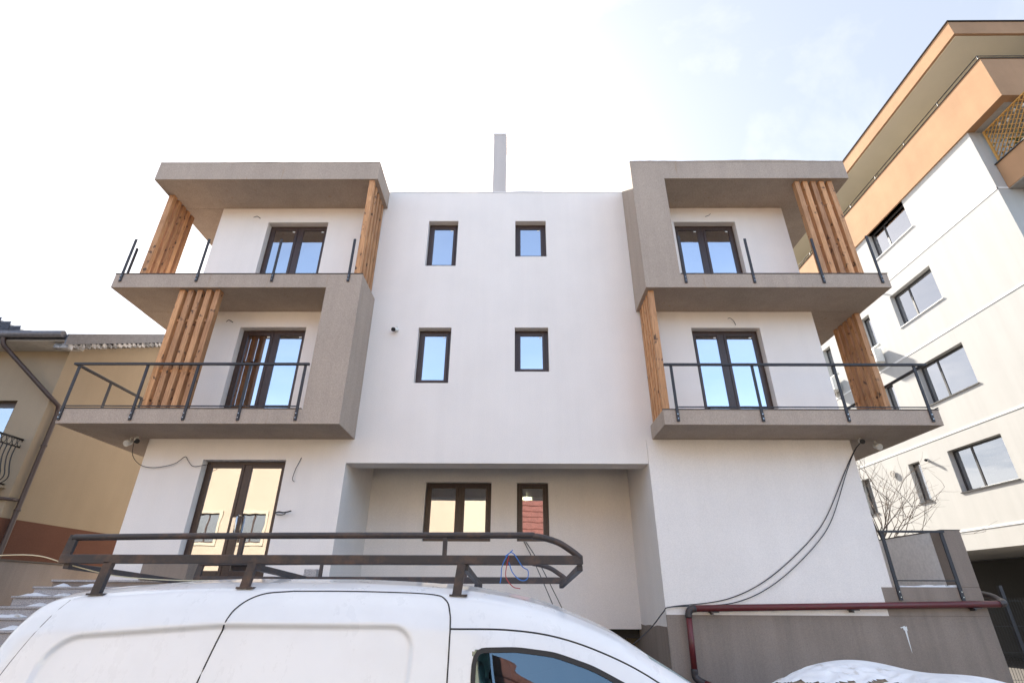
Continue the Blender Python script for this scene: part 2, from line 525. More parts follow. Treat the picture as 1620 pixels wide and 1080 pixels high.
# recess: beam, side walls, back wall with windows
b = MB()
b.box(RX0, RX1, YW + 0.004, YW + 0.436, RZ, 4.45)
b.build('lintel_beam', 'white', bld)
b = MB()
b.add([(RX0, YW, 0), (RX0, RB, 0), (RX0, RB, 4.75), (RX0, YW, 4.75)], [(0, 1, 2, 3)])
b.add([(RX1, YW - 0.034, 0), (RX1, 13.5, 0), (RX1, 13.5, 3.975), (RX1, YW - 0.034, 3.975)], [(0, 1, 2, 3)])
b.add([(RX1, YW + .3, 3.975), (RX1, 13.5, 3.975), (RX1, 13.5, 4.75), (RX1, YW + .3, 4.75)], [(0, 1, 2, 3)])
b.add([(RX0, YW + 0.43, 4.6), (RX1, YW + 0.43, 4.6), (RX1, RB + .2, 4.6), (RX0, RB + .2, 4.6)], [(0, 1, 2, 3)])
RW = [(-2.013, -0.557, 2.775, 4.012), (0.007, 0.703, 2.78, 4.005)]
sheet(b, 'Y', RB, RX0, RX1, 1.165, 4.75, RW)
for h in RW:
    reveals(b, 'Y', RB, RB + 0.2, h)
b.build('recess_wall', 'white', bld, recalc=False)
b = MB()
b.box(RX0 + 0.01, RX1 - 0.01, RB + 0.21, RB + 0.5, 1.0, 1.163)
b.box(RX0 + 0.01, RX1 - 0.01, 13.4, 13.5, 0, 1.2)
b.build('basement_opening', 'dark', bld)
# interiors: dark floors and partitions behind the panes
b = MB()
for z in (4.55, 7.4, 10.3):
    b.box(XL + 0.02, XR - 0.02, YW + 0.32, 19.9, z, z + 0.14)
b.box(XL + 0.02, XR - 0.02, 13.9, 14.0, 0, 10.3)
for x in (-3.5, -1.0, 2.5):
    b.box(x, x + 0.1, (12.3 if x > -3.4 and x < 2.4 else YW + 0.32), 13.9, 0.0, 10.3)
b.build('interior_partition', 'room', bld)

def window(h, y, leaves=1, mat='glass', parent=bld, fm='frame', door=False, sticker=True, name='window', split=None, sill=False):
    x0, x1, z0, z1 = h
    f = MB()
    t = 0.062
    f.ring(x0 + 0.003, x1 - 0.003, z0 + 0.003, z1 - 0.003, y, y + 0.07, t)
    if leaves == 2:
        xm = split if split else (x0 + x1) / 2
        f.box(xm - 0.045, xm + 0.045, y + 0.002, y + 0.068, z0 + t + 0.003, z1 - t - 0.003)
    fr = f.build(name, fm, parent, bevel=0.006)
    spans = [(x0 + t, x1 - t)] if leaves == 1 else [(x0 + t, xm - 0.04), (xm + 0.04, x1 - t)]
    for a, c in spans:
        s = MB(); st = 0.058
        s.ring(a + 0.004, c - 0.004, z0 + t + 0.006, z1 - t - 0.004, y - 0.012, y + 0.045, st, 0.10 if door else st)
        s.build('sash', fm, fr, bevel=0.006)
        p = MB()
        p.box(a + st - 0.004, c - st + 0.004, y + 0.012, y + 0.034, z0 + t + (0.10 if door else st), z1 - t - st)
        p.build('pane', mat, fr)
        if sticker:
            q = MB()
            sx = c - st - 0.075
            q.box(sx, sx + 0.055, y + 0.0085, y + 0.0105, z1 - t - st - 0.05, z1 - t - st - 0.022)
            q.build('sticker', 'sticker', fr)
    if sill:
        q = MB(); q.box(x0 - 0.01, x1 + 0.01, y - REV - 0.03, y, z0 - 0.02, z0 + 0.012)
        q.build('sill', 'flash', fr)
    return fr
for h in W:
    window(h, YW + REV)
for h, sp in ((D3L, None), (D2L, None), (D3R, -1), (D2R, -1)):
    window(h, YW + REV, 2, door=True, name='balcony_door', split=(h[0] + h[1]) / 2 - 0.05 if sp else None)
dg = window(DG, YW + REV, 2, door=True, name='entrance_door', sticker=False)
q = MB()
hx = -5.06
q.tube([(hx, YW + .14, 3.03), (hx, YW + .05, 3.03), (hx, YW + .03, 3.0), (hx, YW + .03, 2.72), (hx, YW + .05, 2.69), (hx, YW + .14, 2.69)], 0.017, 10)
q.build('handle', 'chrome', dg)
q = MB(); q.box(hx - 0.13, hx - 0.05, YW + .13, YW + .147, 2.72, 3.0)
q.build('lock_plate', 'chrome', dg)
window(RW[0], RB + 0.1, 2, sticker=False, split=-1.25)
window(RW[1], RB + 0.1, 1, sticker=False)
# framed balconies -------------------------------------------------
b = MB()
b.prism([(-8.149, 7.241), (-3.812, 7.241), (-3.812, 4.70), (-8.149, 4.70), (-8.149, 4.423), (-3.114, 4.423), (-3.114, 7.561), (-8.149, 7.561)], 'Y', YF, YW - 0.002)
b.build('balcony_frame', 'taupe', bld, bevel=0.008)
b = MB()
b.prism([(2.567, 7.241), (7.428, 7.241), (7.428, 7.561), (3.292, 7.561), (3.292, 10.098), (7.387, 10.098), (7.387, ZT), (2.567, ZT)], 'Y', YF, YW - 0.002)
b.build('balcony_frame', 'taupe', bld, bevel=0.008)
b = MB(); b.box(-8.164, -3.114, YF, YW - 0.002, 10.098, ZT)
b.build('roof_slab', 'taupe', bld, bevel=0.008)
b = MB(); b.box(2.586, 7.428, YF, YW - 0.038, 4.423, 4.70)
b.build('balcony_slab', 'taupe', bld, bevel=0.008)
# returns of the slabs round the two sides
for (x0, x1, z0, z1, y1) in ((-8.149, XL - 0.002, 7.241, 7.561, 12.6), (-8.149, XL - 0.002, 4.423, 4.70, 12.6), (-8.164, XL - 0.002, 10.098, ZT, 12.6),
                             (XR + 0.002, 7.428, 7.241, 7.561, 12.4), (XR + 0.002, 7.428, 4.423, 4.70, 12.4), (XR + 0.002, 7.387, 10.098, ZT, 12.4)):
    b = MB(); b.box(x0, x1, YW - 0.002 if z0 != 4.423 or x0 < 0 else YW - 0.038, y1, z0, z1)
    b.build('side_slab', 'taupe', bld)
# thin metal drip edges on the balcony slabs
for (x0, x1, z, y1) in ((-8.155, -3.83, 4.70, 12.6), (-8.155, -3.112, 7.561, 12.6), (2.58, 7.434, 4.70, 12.4), (3.30, 7.434, 7.561, 12.4)):
    b = MB()
    b.box(x0, x1, YF - 0.012, YF + 0.03, z + 0.001, z + 0.013)
    if x0 < -8:
        b.box(x0 - 0.006, x0 + 0.03, YF + 0.03, y1, z + 0.001, z + 0.013)
    else:
        b.box(x1 - 0.03, x1 + 0.006, YF + 0.03, y1, z + 0.001, z + 0.013)
    b.build('drip_edge', 'flash', bld)
# uneven torch-on roof edge
def wavy(x0, x1, y0, y1, z):
    b = MB(); n = int((x1 - x0) / 0.11)
    vs = []; fs = []
    zz = 0.012
    for i in range(n + 1):
        x = x0 + (x1 - x0) * i / n
        zz = max(0.006, min(0.045, zz + random.uniform(-0.009, 0.009)))
        vs += [(x, y0 - 0.006, z - 0.012), (x, y0 - 0.006, z + zz), (x, y1, z + zz), (x, y1, z - 0.002)]
    for i in range(n):
        for j in range(3):
            fs.append((i * 4 + j, i * 4 + 4 + j, i * 4 + 5 + j, i * 4 + 1 + j))
    b.add(vs, fs)
    return b
wavy(-8.16, -3.118, YF, YF + .3, ZT).build('roof_edge', 'taupe', bld)
wavy(2.57, 7.383, YF, YF + .3, ZT).build('roof_edge', 'taupe', bld)
wavy(-3.11, 2.56, YW, YW + .3, ZT).build('roof_edge', 'membrane', bld)
# chimney
b = MB(); b.box(-0.60, -0.275, YW + 0.05, YW + 0.75, ZT - 0.1, 12.62)
ch = b.build('chimney', 'chimney', bld, bevel=0.01)
b = MB(); b.box(-0.612, -0.263, YW + 0.04, YW + 0.76, 12.62, 12.67)
b.build('chimney_cap', 'membrane', ch)
# timber slat screens ------------------------------------------------
SM = {}
def slat_mesh(wx, wy, h):
    k = (round(wx, 3), round(wy, 3), round(h, 3))
    if k not in SM:
        m = MB(); m.box(-wx / 2, wx / 2, -wy / 2, wy / 2, 0, h)
        o = m.build('slat', 'wood', bevel=0.006)
        SM[k] = o.data
        bpy.data.objects.remove(o)
    return SM[k]
def screen(p0, p1, n, wx, wy, z0, z1, back):
    """n slats from p0 to p1 (plan), a thin batten behind them carries the screen"""
    sc_ = None
    for z in (z0 + 0.75, z1 - 0.7):
        b = MB()
        if abs(p1[0] - p0[0]) > abs(p1[1] - p0[1]):
            b.box(p0[0], p1[0], p0[1] + back - 0.012, p0[1] + back + 0.012, z, z + 0.05)
        else:
            b.box(p0[0] + back - 0.012, p0[0] + back + 0.012, p0[1], p1[1], z, z + 0.05)
        o_ = b.build('batten' if sc_ else 'slat_screen', 'wood', sc_ or bld)
        sc_ = sc_ or o_
    for i in range(n):
        t = i / (n - 1)
        o = bpy.data.objects.new('slat', slat_mesh(wx, wy, z1 - z0))
        COL.objects.link(o)
        o.parent = sc_
        o.location = Vector((p0[0] + (p1[0] - p0[0]) * t, p0[1] + (p1[1] - p0[1]) * t, z0)) - BASE[bld.name]
        o.rotation_euler = (0, 0, random.uniform(-0.012, 0.012))
        md = o.modifiers.new('bevel', 'BEVEL'); md.width = 0.006; md.segments = 2
screen((-6.745, 8.90), (-6.02, 8.90), 5, 0.105, 0.13, 4.714, 7.24, 0.0)     # first floor, left, facing out
screen((6.27, 8.90), (6.995, 8.90), 5, 0.105, 0.13, 7.575, 10.097, 0.0)     # second floor, right, facing out
screen((-8.05, 9.30), (-8.05, 10.02), 5, 0.13, 0.105, 7.575, 10.097, 0.0)  # second floor, left end
screen((-3.255, 8.84), (-3.255, 9.64), 5, 0.115, 0.105, 7.575, 10.097, 0.0)  # second floor, left box, wall end
screen((2.69, 8.92), (2.69, 9.62), 5, 0.115, 0.105, 4.714, 7.24, 0.0)       # first floor, right box, wall end
screen((7.335, 9.83), (7.335, 10.56), 5, 0.115, 0.105, 4.714, 7.24, 0.0)     # first floor, right end
# railings ------------------------------------------------------------
def post_mb(x, y0, z0, z1, wx=0.05, wy=0.022):
    m = MB(); m.box(x - wx / 2, x + wx / 2, y0 - wy, y0, z0, z1)
    return m
def bolts(x, y, z, par):
    m = MB()
    for dz in (0.05, 0.13):
        m.tube([(x, y + 0.0, z + dz), (x, y - 0.012, z + dz)], 0.009, 6)
    m.build('bolt', 'chrome', par)
YP = YF - 0.004
def railing(xs, x0, x1, side_x, side_y, side_posts):
    m = MB(); m.box(x0, x1, YP - 0.045, YP + 0.005, 5.535, 5.578)
    if side_x is not None:
        m.box(side_x - 0.025, side_x + 0.025, YP + 0.005, side_y, 5.533, 5.576)
    rl = m.build('railing', 'steel', bld, bevel=0.004)
    m = MB(); m.box(min(xs), max(xs), YP - 0.012, YP + 0.008, 4.738, 4.755)
    m.build('lower_rail', 'steel', rl)
    for x in xs:
        post_mb(x, YP, 4.478, 5.536).build('post', 'steel', rl, bevel=0.003)
        bolts(x, YP - 0.022, 4.478, rl)
    for y in side_posts:
        m = MB(); m.box(side_x - 0.011, side_x + 0.011, y - 0.025, y + 0.025, 4.5, 5.535)
        m.build('post', 'steel', rl)
    if side_x is not None:
        m = MB(); m.box(side_x - 0.008, side_x + 0.008, YP + 0.02, side_y, 4.738, 4.755)
        m.build('lower_rail', 'steel', rl)
railing([-8.10, -6.83, -5.89, -4.92, -3.90], -8.20, -3.83, -8.165, 10.6, [9.64, 10.58])
railing([2.83, 4.312, 5.80, 7.255], 2.70, 7.48, 7.445, 11.25, [9.9, 11.2])
for xs in ([-8.0, -6.456, -4.93, -3.388], [3.378, 4.74, 6.117, 7.272]):
    for x in xs:
        o = post_mb(x, YP, 7.335 if x > 0 else 7.37, 8.42 if abs(x) not in (3.378, 7.272) else 8.49).build('railing_post', 'steel', bld, bevel=0.003)
        bolts(x, YP - 0.022, 7.34 if x > 0 else 7.37, o)
m = MB(); m.box(-8.175, -8.153, 9.0, 9.05, 7.4, 8.40); m.build('railing_post', 'steel', bld)
m = MB(); m.box(3.30, 3.322, 9.2, 9.25, 7.57, 8.42); m.build('railing_post', 'steel', bld)
# plinth, terrace parapet
b = MB()
b.box(RX1 + .003, 7.80, YW - 0.03, YW + 0.25, 0, 1.468)
b.build('plinth', 'plinth', bld)
b = MB()
b.box(6.145, 7.80, YW - 0.039, YW + 0.25, 1.468, 1.90)
b.box(7.485, 7.80, YW - 0.039, 13.2, 1.9005, 2.806)
b.build('terrace_wall', 'plinth', bld, bevel=0.008)
b = MB(); b.box(7.478, 7.4845, YW + .26, 13.19, 1.86, 2.80); b.build('parapet_lit_face', 'membrane', bld)  # thin pale sheet: light on the parapet's inner face put into its colour
b = MB(); b.box(XR + .01, 7.476, YW + 0.25, 14, 1.3, 1.84)
b.build('terrace_floor', 'granite', bld)
b = MB(); b.box(7.47, 7.815, YW - 0.045, 13.2, 2.807, 2.82)
b.build('coping', 'flash', bld)
b = MB()
pts = []
n = 16
for i in range(n + 1):
    y = YW - 0.036 + (13.4 - YW) * i / n
    pts.append((y, 1.27 + random.uniform(-0.02, 0.03)))
b.add([(RX1 - 0.004, y, 0) for y, z in pts] + [(RX1 - 0.004, y, z) for y, z in pts], [(i, i + 1, i + n + 2, i + n + 1) for i in range(n)])
b.build('plinth_paint', 'plinth', bld)
m = MB(); m.box(6.36, 7.49, YW - 0.085, YW - 0.041, 2.765, 2.80)
tr = m.build('terrace_railing', 'steel', bld)
for x in (6.41, 7.445):
    m = MB(); m.box(x - 0.028, x + 0.028, YW - 0.065, YW - 0.041, 1.70, 2.765); m.build('post', 'steel', tr)
    bolts(x, YW - 0.066, 1.70, tr)
m = MB(); m.box(6.41, 7.445, YW - 0.058, YW - 0.044, 1.99, 2.01); m.build('lower_rail', 'steel', tr)
m = MB()
for i in range(14):
    x = 6.47 + i * 0.07
    m.box(x, x + 0.075, YW - 0.03, YW + 0.1, 1.901, 1.908 + random.uniform(0.004, 0.03))
tag(m.build('snow_strip', 'snow', bevel=0.004), 'thin line of snow on the grey terrace wall below the railing', 'snow')

# entrance platform + steps + low pillars
st = thing('entrance_steps', 'speckled granite entrance steps dusted with snow behind the van', 'steps', (-5, 8, 0))
m = MB(); m.box(-7.0, -3.24, 8.56, YW - 0.005, 0, PLAT - 0.031)
m.build('platform', 'plinth', st)
m = MB(); m.box(-7.02, -3.24, 8.53, YW - 0.005, PLAT - 0.03, PLAT)
m.build('platform_slab', 'granite', st, bevel=0.006)
zt, yt = PLAT, 8.56
for i in range(12):
    rise = 0.125 if i < 6 else 0.17
    zt -= rise
    m = MB()
    m.box(-7.0, -5.1, yt - 0.295, yt - 0.002, max(0, zt - 0.30), zt)
    m.box(-7.02, -5.1, yt - 0.315, yt - 0.002, zt + 0.0005, zt + 0.028)
    zt2 = zt
    m.build('step', 'granite', st, bevel=0.008)
    if i < 8:
        for k in range(2):
            cx = random.uniform(-6.9, -6.2); ww = random.uniform(0.15, 0.4)
            sn = MB(); nn = 9; vs = []; fs = []
            for a in range(nn + 1):
                u = a / nn
                hh = 0.035 * math.sin(math.pi * u) * random.uniform(0.6, 1.3)
                x = cx + ww * (u - 0.5)
                vs += [(x, yt - 0.12 - 0.1 * math.sin(math.pi * u), zt + 0.029), (x, yt - 0.08, zt + 0.03 + hh), (x, yt - 0.004, zt + 0.03 + hh * 0.8)]
            for a in range(nn):
                for c in range(2):
                    fs.append((a * 3 + c, a * 3 + 3 + c, a * 3 + 4 + c, a * 3 + 1 + c))
            sn.add(vs, fs, True)
            sn.build('snow_patch', 'snow', st)
    yt -= 0.295
m = MB(); m.box(-5.68, -4.98, 8.50, 8.75, PLAT + .0005, 2.24); pl = m.build('low_pillar', 'plinth', st)
m = MB(); m.box(-5.71, -4.95, 8.47, 8.78, 2.2405, 2.265); m.build('pillar_cap', 'flash', pl)
m = MB(); m.box(-3.45, -3.245, 9.15, 9.35, PLAT + .0005, 2.11); m.build('granite_kerb_block', 'granite', st, bevel=0.006)

# grey garden wall on the left boundary
m = MB(); m.box(-8.45, -8.2, 4.5, 12.3, 0, 2.2)
gw = m.build('garden_wall', 'plinth', bevel=0.01)
tag(gw, 'long grey rendered boundary wall beside the entrance steps', 'wall')
m = MB(); m.box(-8.48, -8.17, 4.48, 12.3, 2.201, 2.222); m.build('coping', 'flash', gw)

# ------------------------------------------------------------------ small fittings on the main building
def cctv(name, label, p, aim, group=None):
    t = thing(name, label, 'camera', p, group)
    p = Vector(p); a = Vector(aim).normalized()
    m = MB(); m.tube([p, p + Vector((0, 0, -0.02)), p + a * 0.05 + Vector((0, 0, -0.05))], 0.022, 10); m.build('bracket', 'plasticw', t)
    c = p + a * 0.04 + Vector((0, 0, -0.06))
    m = MB(); m.tube([c - a * 0.07, c - a * 0.06, c + a * 0.09], 0.042, 14); bd = m.build('body', 'plasticw', t)
    m = MB(); m.tube([c + a * 0.088, c + a * 0.125], 0.044, 14); m.build('lens_hood', 'black', bd)
    return t
cctv('security_camera', 'small white bullet camera on the wall left of the middle windows', (-2.55, YW - 0.005, 6.86), (-0.25, -0.8, -0.35))
cctv('security_camera', 'white bullet camera under the lower left balcony corner', (-7.2, 9.55, 4.42), (0.55, -0.6, -0.35))
cctv('security_camera', 'dark bullet camera under the lower right balcony corner', (6.42, 9.52, 4.42), (-0.35, -0.8, -0.3))
def flood(label, p, sgn):
    t = thing('flood_light', label, 'lamp', p)
    p = Vector(p)
    m = MB(); m.tube([p, p + Vector((0.0, -0.02, -0.07))], 0.014, 8); m.build('bracket', 'plasticw', t)
    c = p + Vector((0.0, -0.03, -0.11))
    m = MB(); m.tube([c + Vector((0, 0.05, 0.02)), c + Vector((0, 0.0, 0.0)), c + Vector((0, -0.06, -0.03))], 0.045, 12, 0.062); h = m.build('head', 'plasticw', t)
    m = MB(); m.tube([c + Vector((0, -0.058, -0.03)), c + Vector((0, -0.066, -0.034))], 0.05, 12); m.build('lens', 'lamp_clear', h)
flood('round white flood lamp under the lower right balcony', (6.83, 9.74, 4.42), 1)
flood('white flood lamp under the lower left balcony', (-7.36, 9.62, 4.42), -1)
def catm(pts, n=6):
    out_ = []
    P_ = [Vector(p) for p in pts]
    P_ = [P_[0] * 2 - P_[1]] + P_ + [P_[-1] * 2 - P_[-2]]
    for i in range(1, len(P_) - 2):
        p0, p1, p2, p3 = P_[i - 1:i + 3]
        for k in range(n):
            t = k / n
            out_.append(0.5 * ((2 * p1) + (-p0 + p2) * t + (2 * p0 - 5 * p1 + 4 * p2 - p3) * t * t + (-p0 + 3 * p1 - 3 * p2 + p3) * t ** 3))
    out_.append(P_[-2])
    return out_
def cable(name, label, pts, r=0.008, mat='cable', cat='cable', group=None):
    m = MB(); m.tube(catm(pts), r, 6)
    return tag(m.build(name, mat), label, cat, group)
YC = YW - 0.055
cp = [(6.43, 9.50, 4.35), (6.362, YC, 4.223), (6.075, YC, 3.832), (5.562, YC, 3.08), (5.179, YC, 2.675), (4.579, YC, 2.215), (4.086, YC, 1.919), (3.627, YC, 1.735), (3.191, YC, 1.648), (2.552, YC - .02, 1.585), (2.417, YC - .03, 1.504), (2.204, YC, 1.283), (1.902, YC, 1.057), (1.7, 9.9, 0.9)]
cable('hanging_cable', 'upper of two black cables swooping across the right white wall', cp, 0.008)
cp2 = [(p[0] + (0.05 if 2 < i < 9 else 0), p[1] - 0.018, p[2] - 0.10 * math.sin(math.pi * min(1, max(0, (i - 1) / 8)))) for i, p in enumerate(cp)]
cable('hanging_cable', 'lower of two black cables swooping across the right white wall', cp2, 0.008)
cable('loose_wire', 'thin dark wire looping from the left camera to the entrance door', [(-7.2, 9.5, 4.32), (-7.26, 9.66, 4.089), (-7.069, 9.69, 3.91), (-6.78, 9.69, 3.864), (-6.443, 9.69, 3.936), (-6.278, 9.69, 4.067), (-6.2, 9.69, 4.0), (-6.072, 9.69, 3.889), (-5.876, 9.70, 3.914), (-5.80, 9.78, 3.95)], 0.006)
cable('loose_wire', 'short frayed wire hanging from the wall right of the entrance', [(-4.078, 9.731, 4.067), (-4.10, 9.70, 3.95), (-4.131, 9.69, 3.841), (-4.156, 9.69, 3.666), (-4.11, 9.69, 3.608)], 0.006)
m = MB(); m.tube(catm([(-4.35, 9.70, 3.06), (-4.28, 9.67, 3.075), (-4.2, 9.66, 3.06), (-4.12, 9.65, 3.07), (-4.05, 9.65, 3.09)]), 0.012, 6)
m.tube(catm([(-4.33, 9.69, 3.03), (-4.2, 9.65, 3.02), (-4.15, 9.65, 3.05), (-4.3, 9.68, 3.07)]), 0.008, 6)
tag(m.build('cable_bundle', 'cable'), 'small black cable bundle sticking out beside the entrance door', 'cable')
cable('lamp_wire', 'bare wire stub above the upper right balcony door', [(4.62, YW, 9.93), (4.55, 9.70, 9.85), (4.45, 9.66, 9.78)], 0.006)
cable('lamp_wire', 'bare wire stub above the lower right balcony door', [(4.66, YW, 6.92), (4.60, 9.68, 7.0), (4.52, 9.64, 7.04), (4.47, 9.63, 7.02)], 0.006)
cable('lamp_wire', 'bare curled wire stub above the upper left balcony door', [(-6.13, YW, 9.80), (-6.20, 9.70, 9.84), (-6.28, 9.69, 9.80)], 0.007)
cable('lamp_wire', 'bare wire stub above the lower left balcony door', [(-6.10, YW, 6.98), (-6.18, 9.70, 7.02), (-6.22, 9.69, 6.97)], 0.007)
cable('hanging_cable', 'right-hand thin cable dropping from the narrow recess window', [(0.2, RB - .02, 2.77), (0.45, 11.3, 2.35), (0.75, 10.6, 1.7), (0.9, 10.2, 1.35)], 0.008)

cable('hanging_cable', 'left-hand thin cable dropping from the narrow recess window', [(0.16, RB - .02, 2.77), (0.36, 11.3, 2.35), (0.62, 10.6, 1.7), (0.75, 10.2, 1.35)], 0.008)
# oxblood service pipe along the plinth
pp = thing('service_pipe', 'oxblood red service pipe running along the grey plinth', 'pipe', (2.8, YW, 0))
YPp = YW - 0.13
m = MB(); m.tube([(2.93, YPp, 1.565), (7.95, YPp, 1.655)], 0.05, 14)
hp = m.build('pipe', 'redpipe', pp)
m = MB(); m.tube(catm([(2.95, YPp, 1.565), (2.87, YPp, 1.55), (2.825, YPp, 1.50), (2.82, YPp, 1.43)], 4), 0.055, 14); m.build('elbow', 'elbow', pp)
m = MB(); m.tube([(2.82, YPp, 1.45), (2.80, YPp, 0.70)], 0.048, 14); m.build('pipe', 'redpipe', pp)
m = MB(); m.tube(catm([(2.80, YPp, 0.72), (2.80, YPp, 0.62), (2.85, YPp - 0.03, 0.56), (2.92, YPp - 0.06, 0.53)], 4), 0.054, 14); m.build('elbow', 'elbow', pp)
m = MB(); m.tube([(2.9, YPp - .05, 0.54), (3.6, YPp - 0.6, 0.30), (3.9, YPp - .8, -0.05)], 0.048, 14); m.build('pipe', 'redpipe', pp)
for x in (3.25, 5.55, 7.55):
    m = MB(); m.box(x - 0.07, x + 0.07, YPp - 0.03, YW - 0.03, 1.50 + (x - 2.9) * .018, 1.515 + (x - 2.9) * .018); m.box(x - 0.05, x - 0.03, YPp - .03, YW - .03, 1.47 + (x - 2.9) * .018, 1.50 + (x - 2.9) * .018)
    m.build('bracket', 'elbow', pp)
m = MB(); m.tube(catm([(7.93, YPp, 1.655), (8.03, YPp + .02, 1.67), (8.10, YPp + 0.15, 1.70), (8.12, YPp + 0.5, 1.8), (8.12, 11.5, 1.95)], 5), 0.055, 14); m.build('elbow', 'elbow', pp)

# lit ceiling lamp behind the narrow recess window
cl_ = thing('ceiling_lamp', 'lit round ceiling lamp inside behind the narrow recess window', 'lamp', (0.25, 12.8, 4.5))
m = MB(); m.tube([(0.25, 12.8, 4.55), (0.25, 12.8, 3.87)], .01, 6); m.build('rod', 'plasticw', cl_)
em = Mat('lamp_glow'); em.b.inputs['Emission Color'].default_value = (1.0, 0.86, 0.5, 1); em.b.inputs['Emission Strength'].default_value = 9.0
m = MB(); m.tube([(0.25, 12.8, 3.87), (0.25, 12.8, 3.85), (0.25, 12.8, 3.82)], .13, 20); m.build('shade', em.m, cl_)

# white paint splash on the plinth
m = MB()
zz = [(6.03, 0.98, 0.07), (6.10, 0.99, 0.09), (6.19, 0.99, 0.06)]
m.add([(x_ + .10, YW - .034, z_) for x_, z_ in ((6.17, 1.302), (6.20, 1.292), (6.215, 1.305), (6.225, 1.26), (6.236, 1.27), (6.241, 1.12), (6.246, 1.0), (6.25, .93), (6.255, 1.0), (6.26, 1.13), (6.268, 1.27), (6.28, 1.25), (6.286, 1.32), (6.262, 1.315), (6.25, 1.328), (6.225, 1.318))], [tuple(range(16))])
m.build('paint_splash', 'band', bld, recalc=False)

# ------------------------------------------------------------------ neighbouring apartment block on the right
NX = 13.44
nb = thing('apartment_block', 'tall pale grey apartment block with orange parapet on the right', 'building', (NX, 16, 0))
NYF = 11.16
rows = [(4.62, 5.87), (7.38, 8.70), (10.24, 11.48), (13.08, 14.19)]
nh = []
for z0, z1 in rows:
    nh += [(14.12, 16.10, z0, z1), (17.36, 17.90, z0 - 0.02, z1), (20.1, 20.66, z0 - 0.02, z1)]
b = MB()
sheet(b, 'X', NX, NYF, 34, 3.03, 14.19, nh)
for h in nh:
    reveals(b, 'X', NX, NX + 0.22, h)
sheet(b, 'X', NX + .35, NYF, 34, 3.03, 14.19, nh)
sheet(b, 'Y', NYF, NX, 30, 3.03, 14.19, [])
b.add([(NX, NYF, 3.03), (30, NYF, 3.03), (30, 34, 3.03), (NX, 34, 3.03)], [(0, 1, 2, 3)])
b.add([(NX, 34, 0), (30, 34, 0), (30, 34, 17), (NX, 34, 17)], [(0, 1, 2, 3)])
b.build('wall', 'block', nb, recalc=False)
for z in (3.58, 6.34, 9.24, 12.04):
    m = MB(); m.box(NX - 0.012, NX + 0.01, NYF - 0.012, 34, z - 0.03, z + 0.03); m.box(NX - 0.012, 30, NYF - 0.012, NYF + 0.01, z - 0.03, z + 0.03)
    m.build('string_band', 'band', nb)
def nwindow(h, big):
    y0, y1, z0, z1 = h
    f = MB(); x = NX + 0.16
    f.ringx(y0 + .003, y1 - .003, z0 + .003, z1 - .003, x, x + 0.06, 0.055)
    ym = y1 - (y1 - y0) * 0.36
    if big:
        f.box(x + .002, x + .058, ym - 0.035, ym + 0.035, z0 + .058, z1 - .058)
    fr = f.build('window', 'frame2', nb, bevel=0.005)
    for a, c in ([(y0 + .05, ym - .03), (ym + .03, y1 - .05)] if big else [(y0 + .05, y1 - .05)]):
        p = MB(); p.box(x + .02, x + .04, a, c, z0 + .05, z1 - .05); p.build('pane', 'glass_b', fr)
    if big:
        c = MB(); n = 40; vs = []
        for i in range(n + 1):
            yy = y0 + .05 + (ym - y0 - .1) * i / n
            xx = x + 0.14 + 0.02 * math.sin(i * 1.9)
            vs += [(xx, yy, z0), (xx, yy, z1)]
        c.add(vs, [(2 * i, 2 * i + 2, 2 * i + 3, 2 * i + 1) for i in range(n)], True)
        c.build('curtain', 'curtain', fr)
    s = MB(); s.box(NX - 0.03, x, y0 - .03, y1 + .03, z0 - .03, z0 + .004); s.build('sill', 'frame2' if z0 < 9 else 'band', fr)
for h in nh:
    nwindow(h, h[1] - h[0] > 1)
b = MB()
b.box(NX + .5, 20, NYF + .4, 33, 5.9, 6.0); b.box(NX + .5, 20, NYF + .4, 33, 8.75, 8.9); b.box(NX + .5, 20, NYF + .4, 33, 11.55, 11.7)
b.box(NX + 3, NX + 3.1, NYF + .4, 33, 3.1, 14.1)
b.build('interior_partition', 'room', nb)
# orange parapet, wraps to the front
m = MB(); m.prism([(NX - 0.06, 34), (NX - 0.06, 9.87), (30, 9.87), (30, 10.1), (NX + 0.2, 10.1), (NX + 0.2, 34)], 'Z', 14.19, 15.72)
m.build('parapet', 'orange', nb)
m = MB(); m.box(NX - .05, 30, 9.88, NYF + 3, 14.2, 14.35); m.build('balcony_slab', 'concrete', nb)
m = MB(); m.prism([(NX - 0.08, 34), (NX - 0.08, 9.85), (30, 9.85), (30, 10.12), (NX + 0.22, 10.12), (NX + 0.22, 34)], 'Z', 15.721, 15.75)
m.build('coping', 'roofedge', nb)
m = MB(); m.tube([(NX, 34, 15.95), (NX, 9.95, 15.95), (30, 9.95, 15.95)], 0.018, 6)
rl = m.build('railing', 'iron', nb)
for i in range(14):
    m = MB(); yy = 9.95 + i * 1.6; m.tube([(NX, yy, 15.74), (NX, yy, 15.95)], 0.014, 6); m.build('post', 'iron', rl)
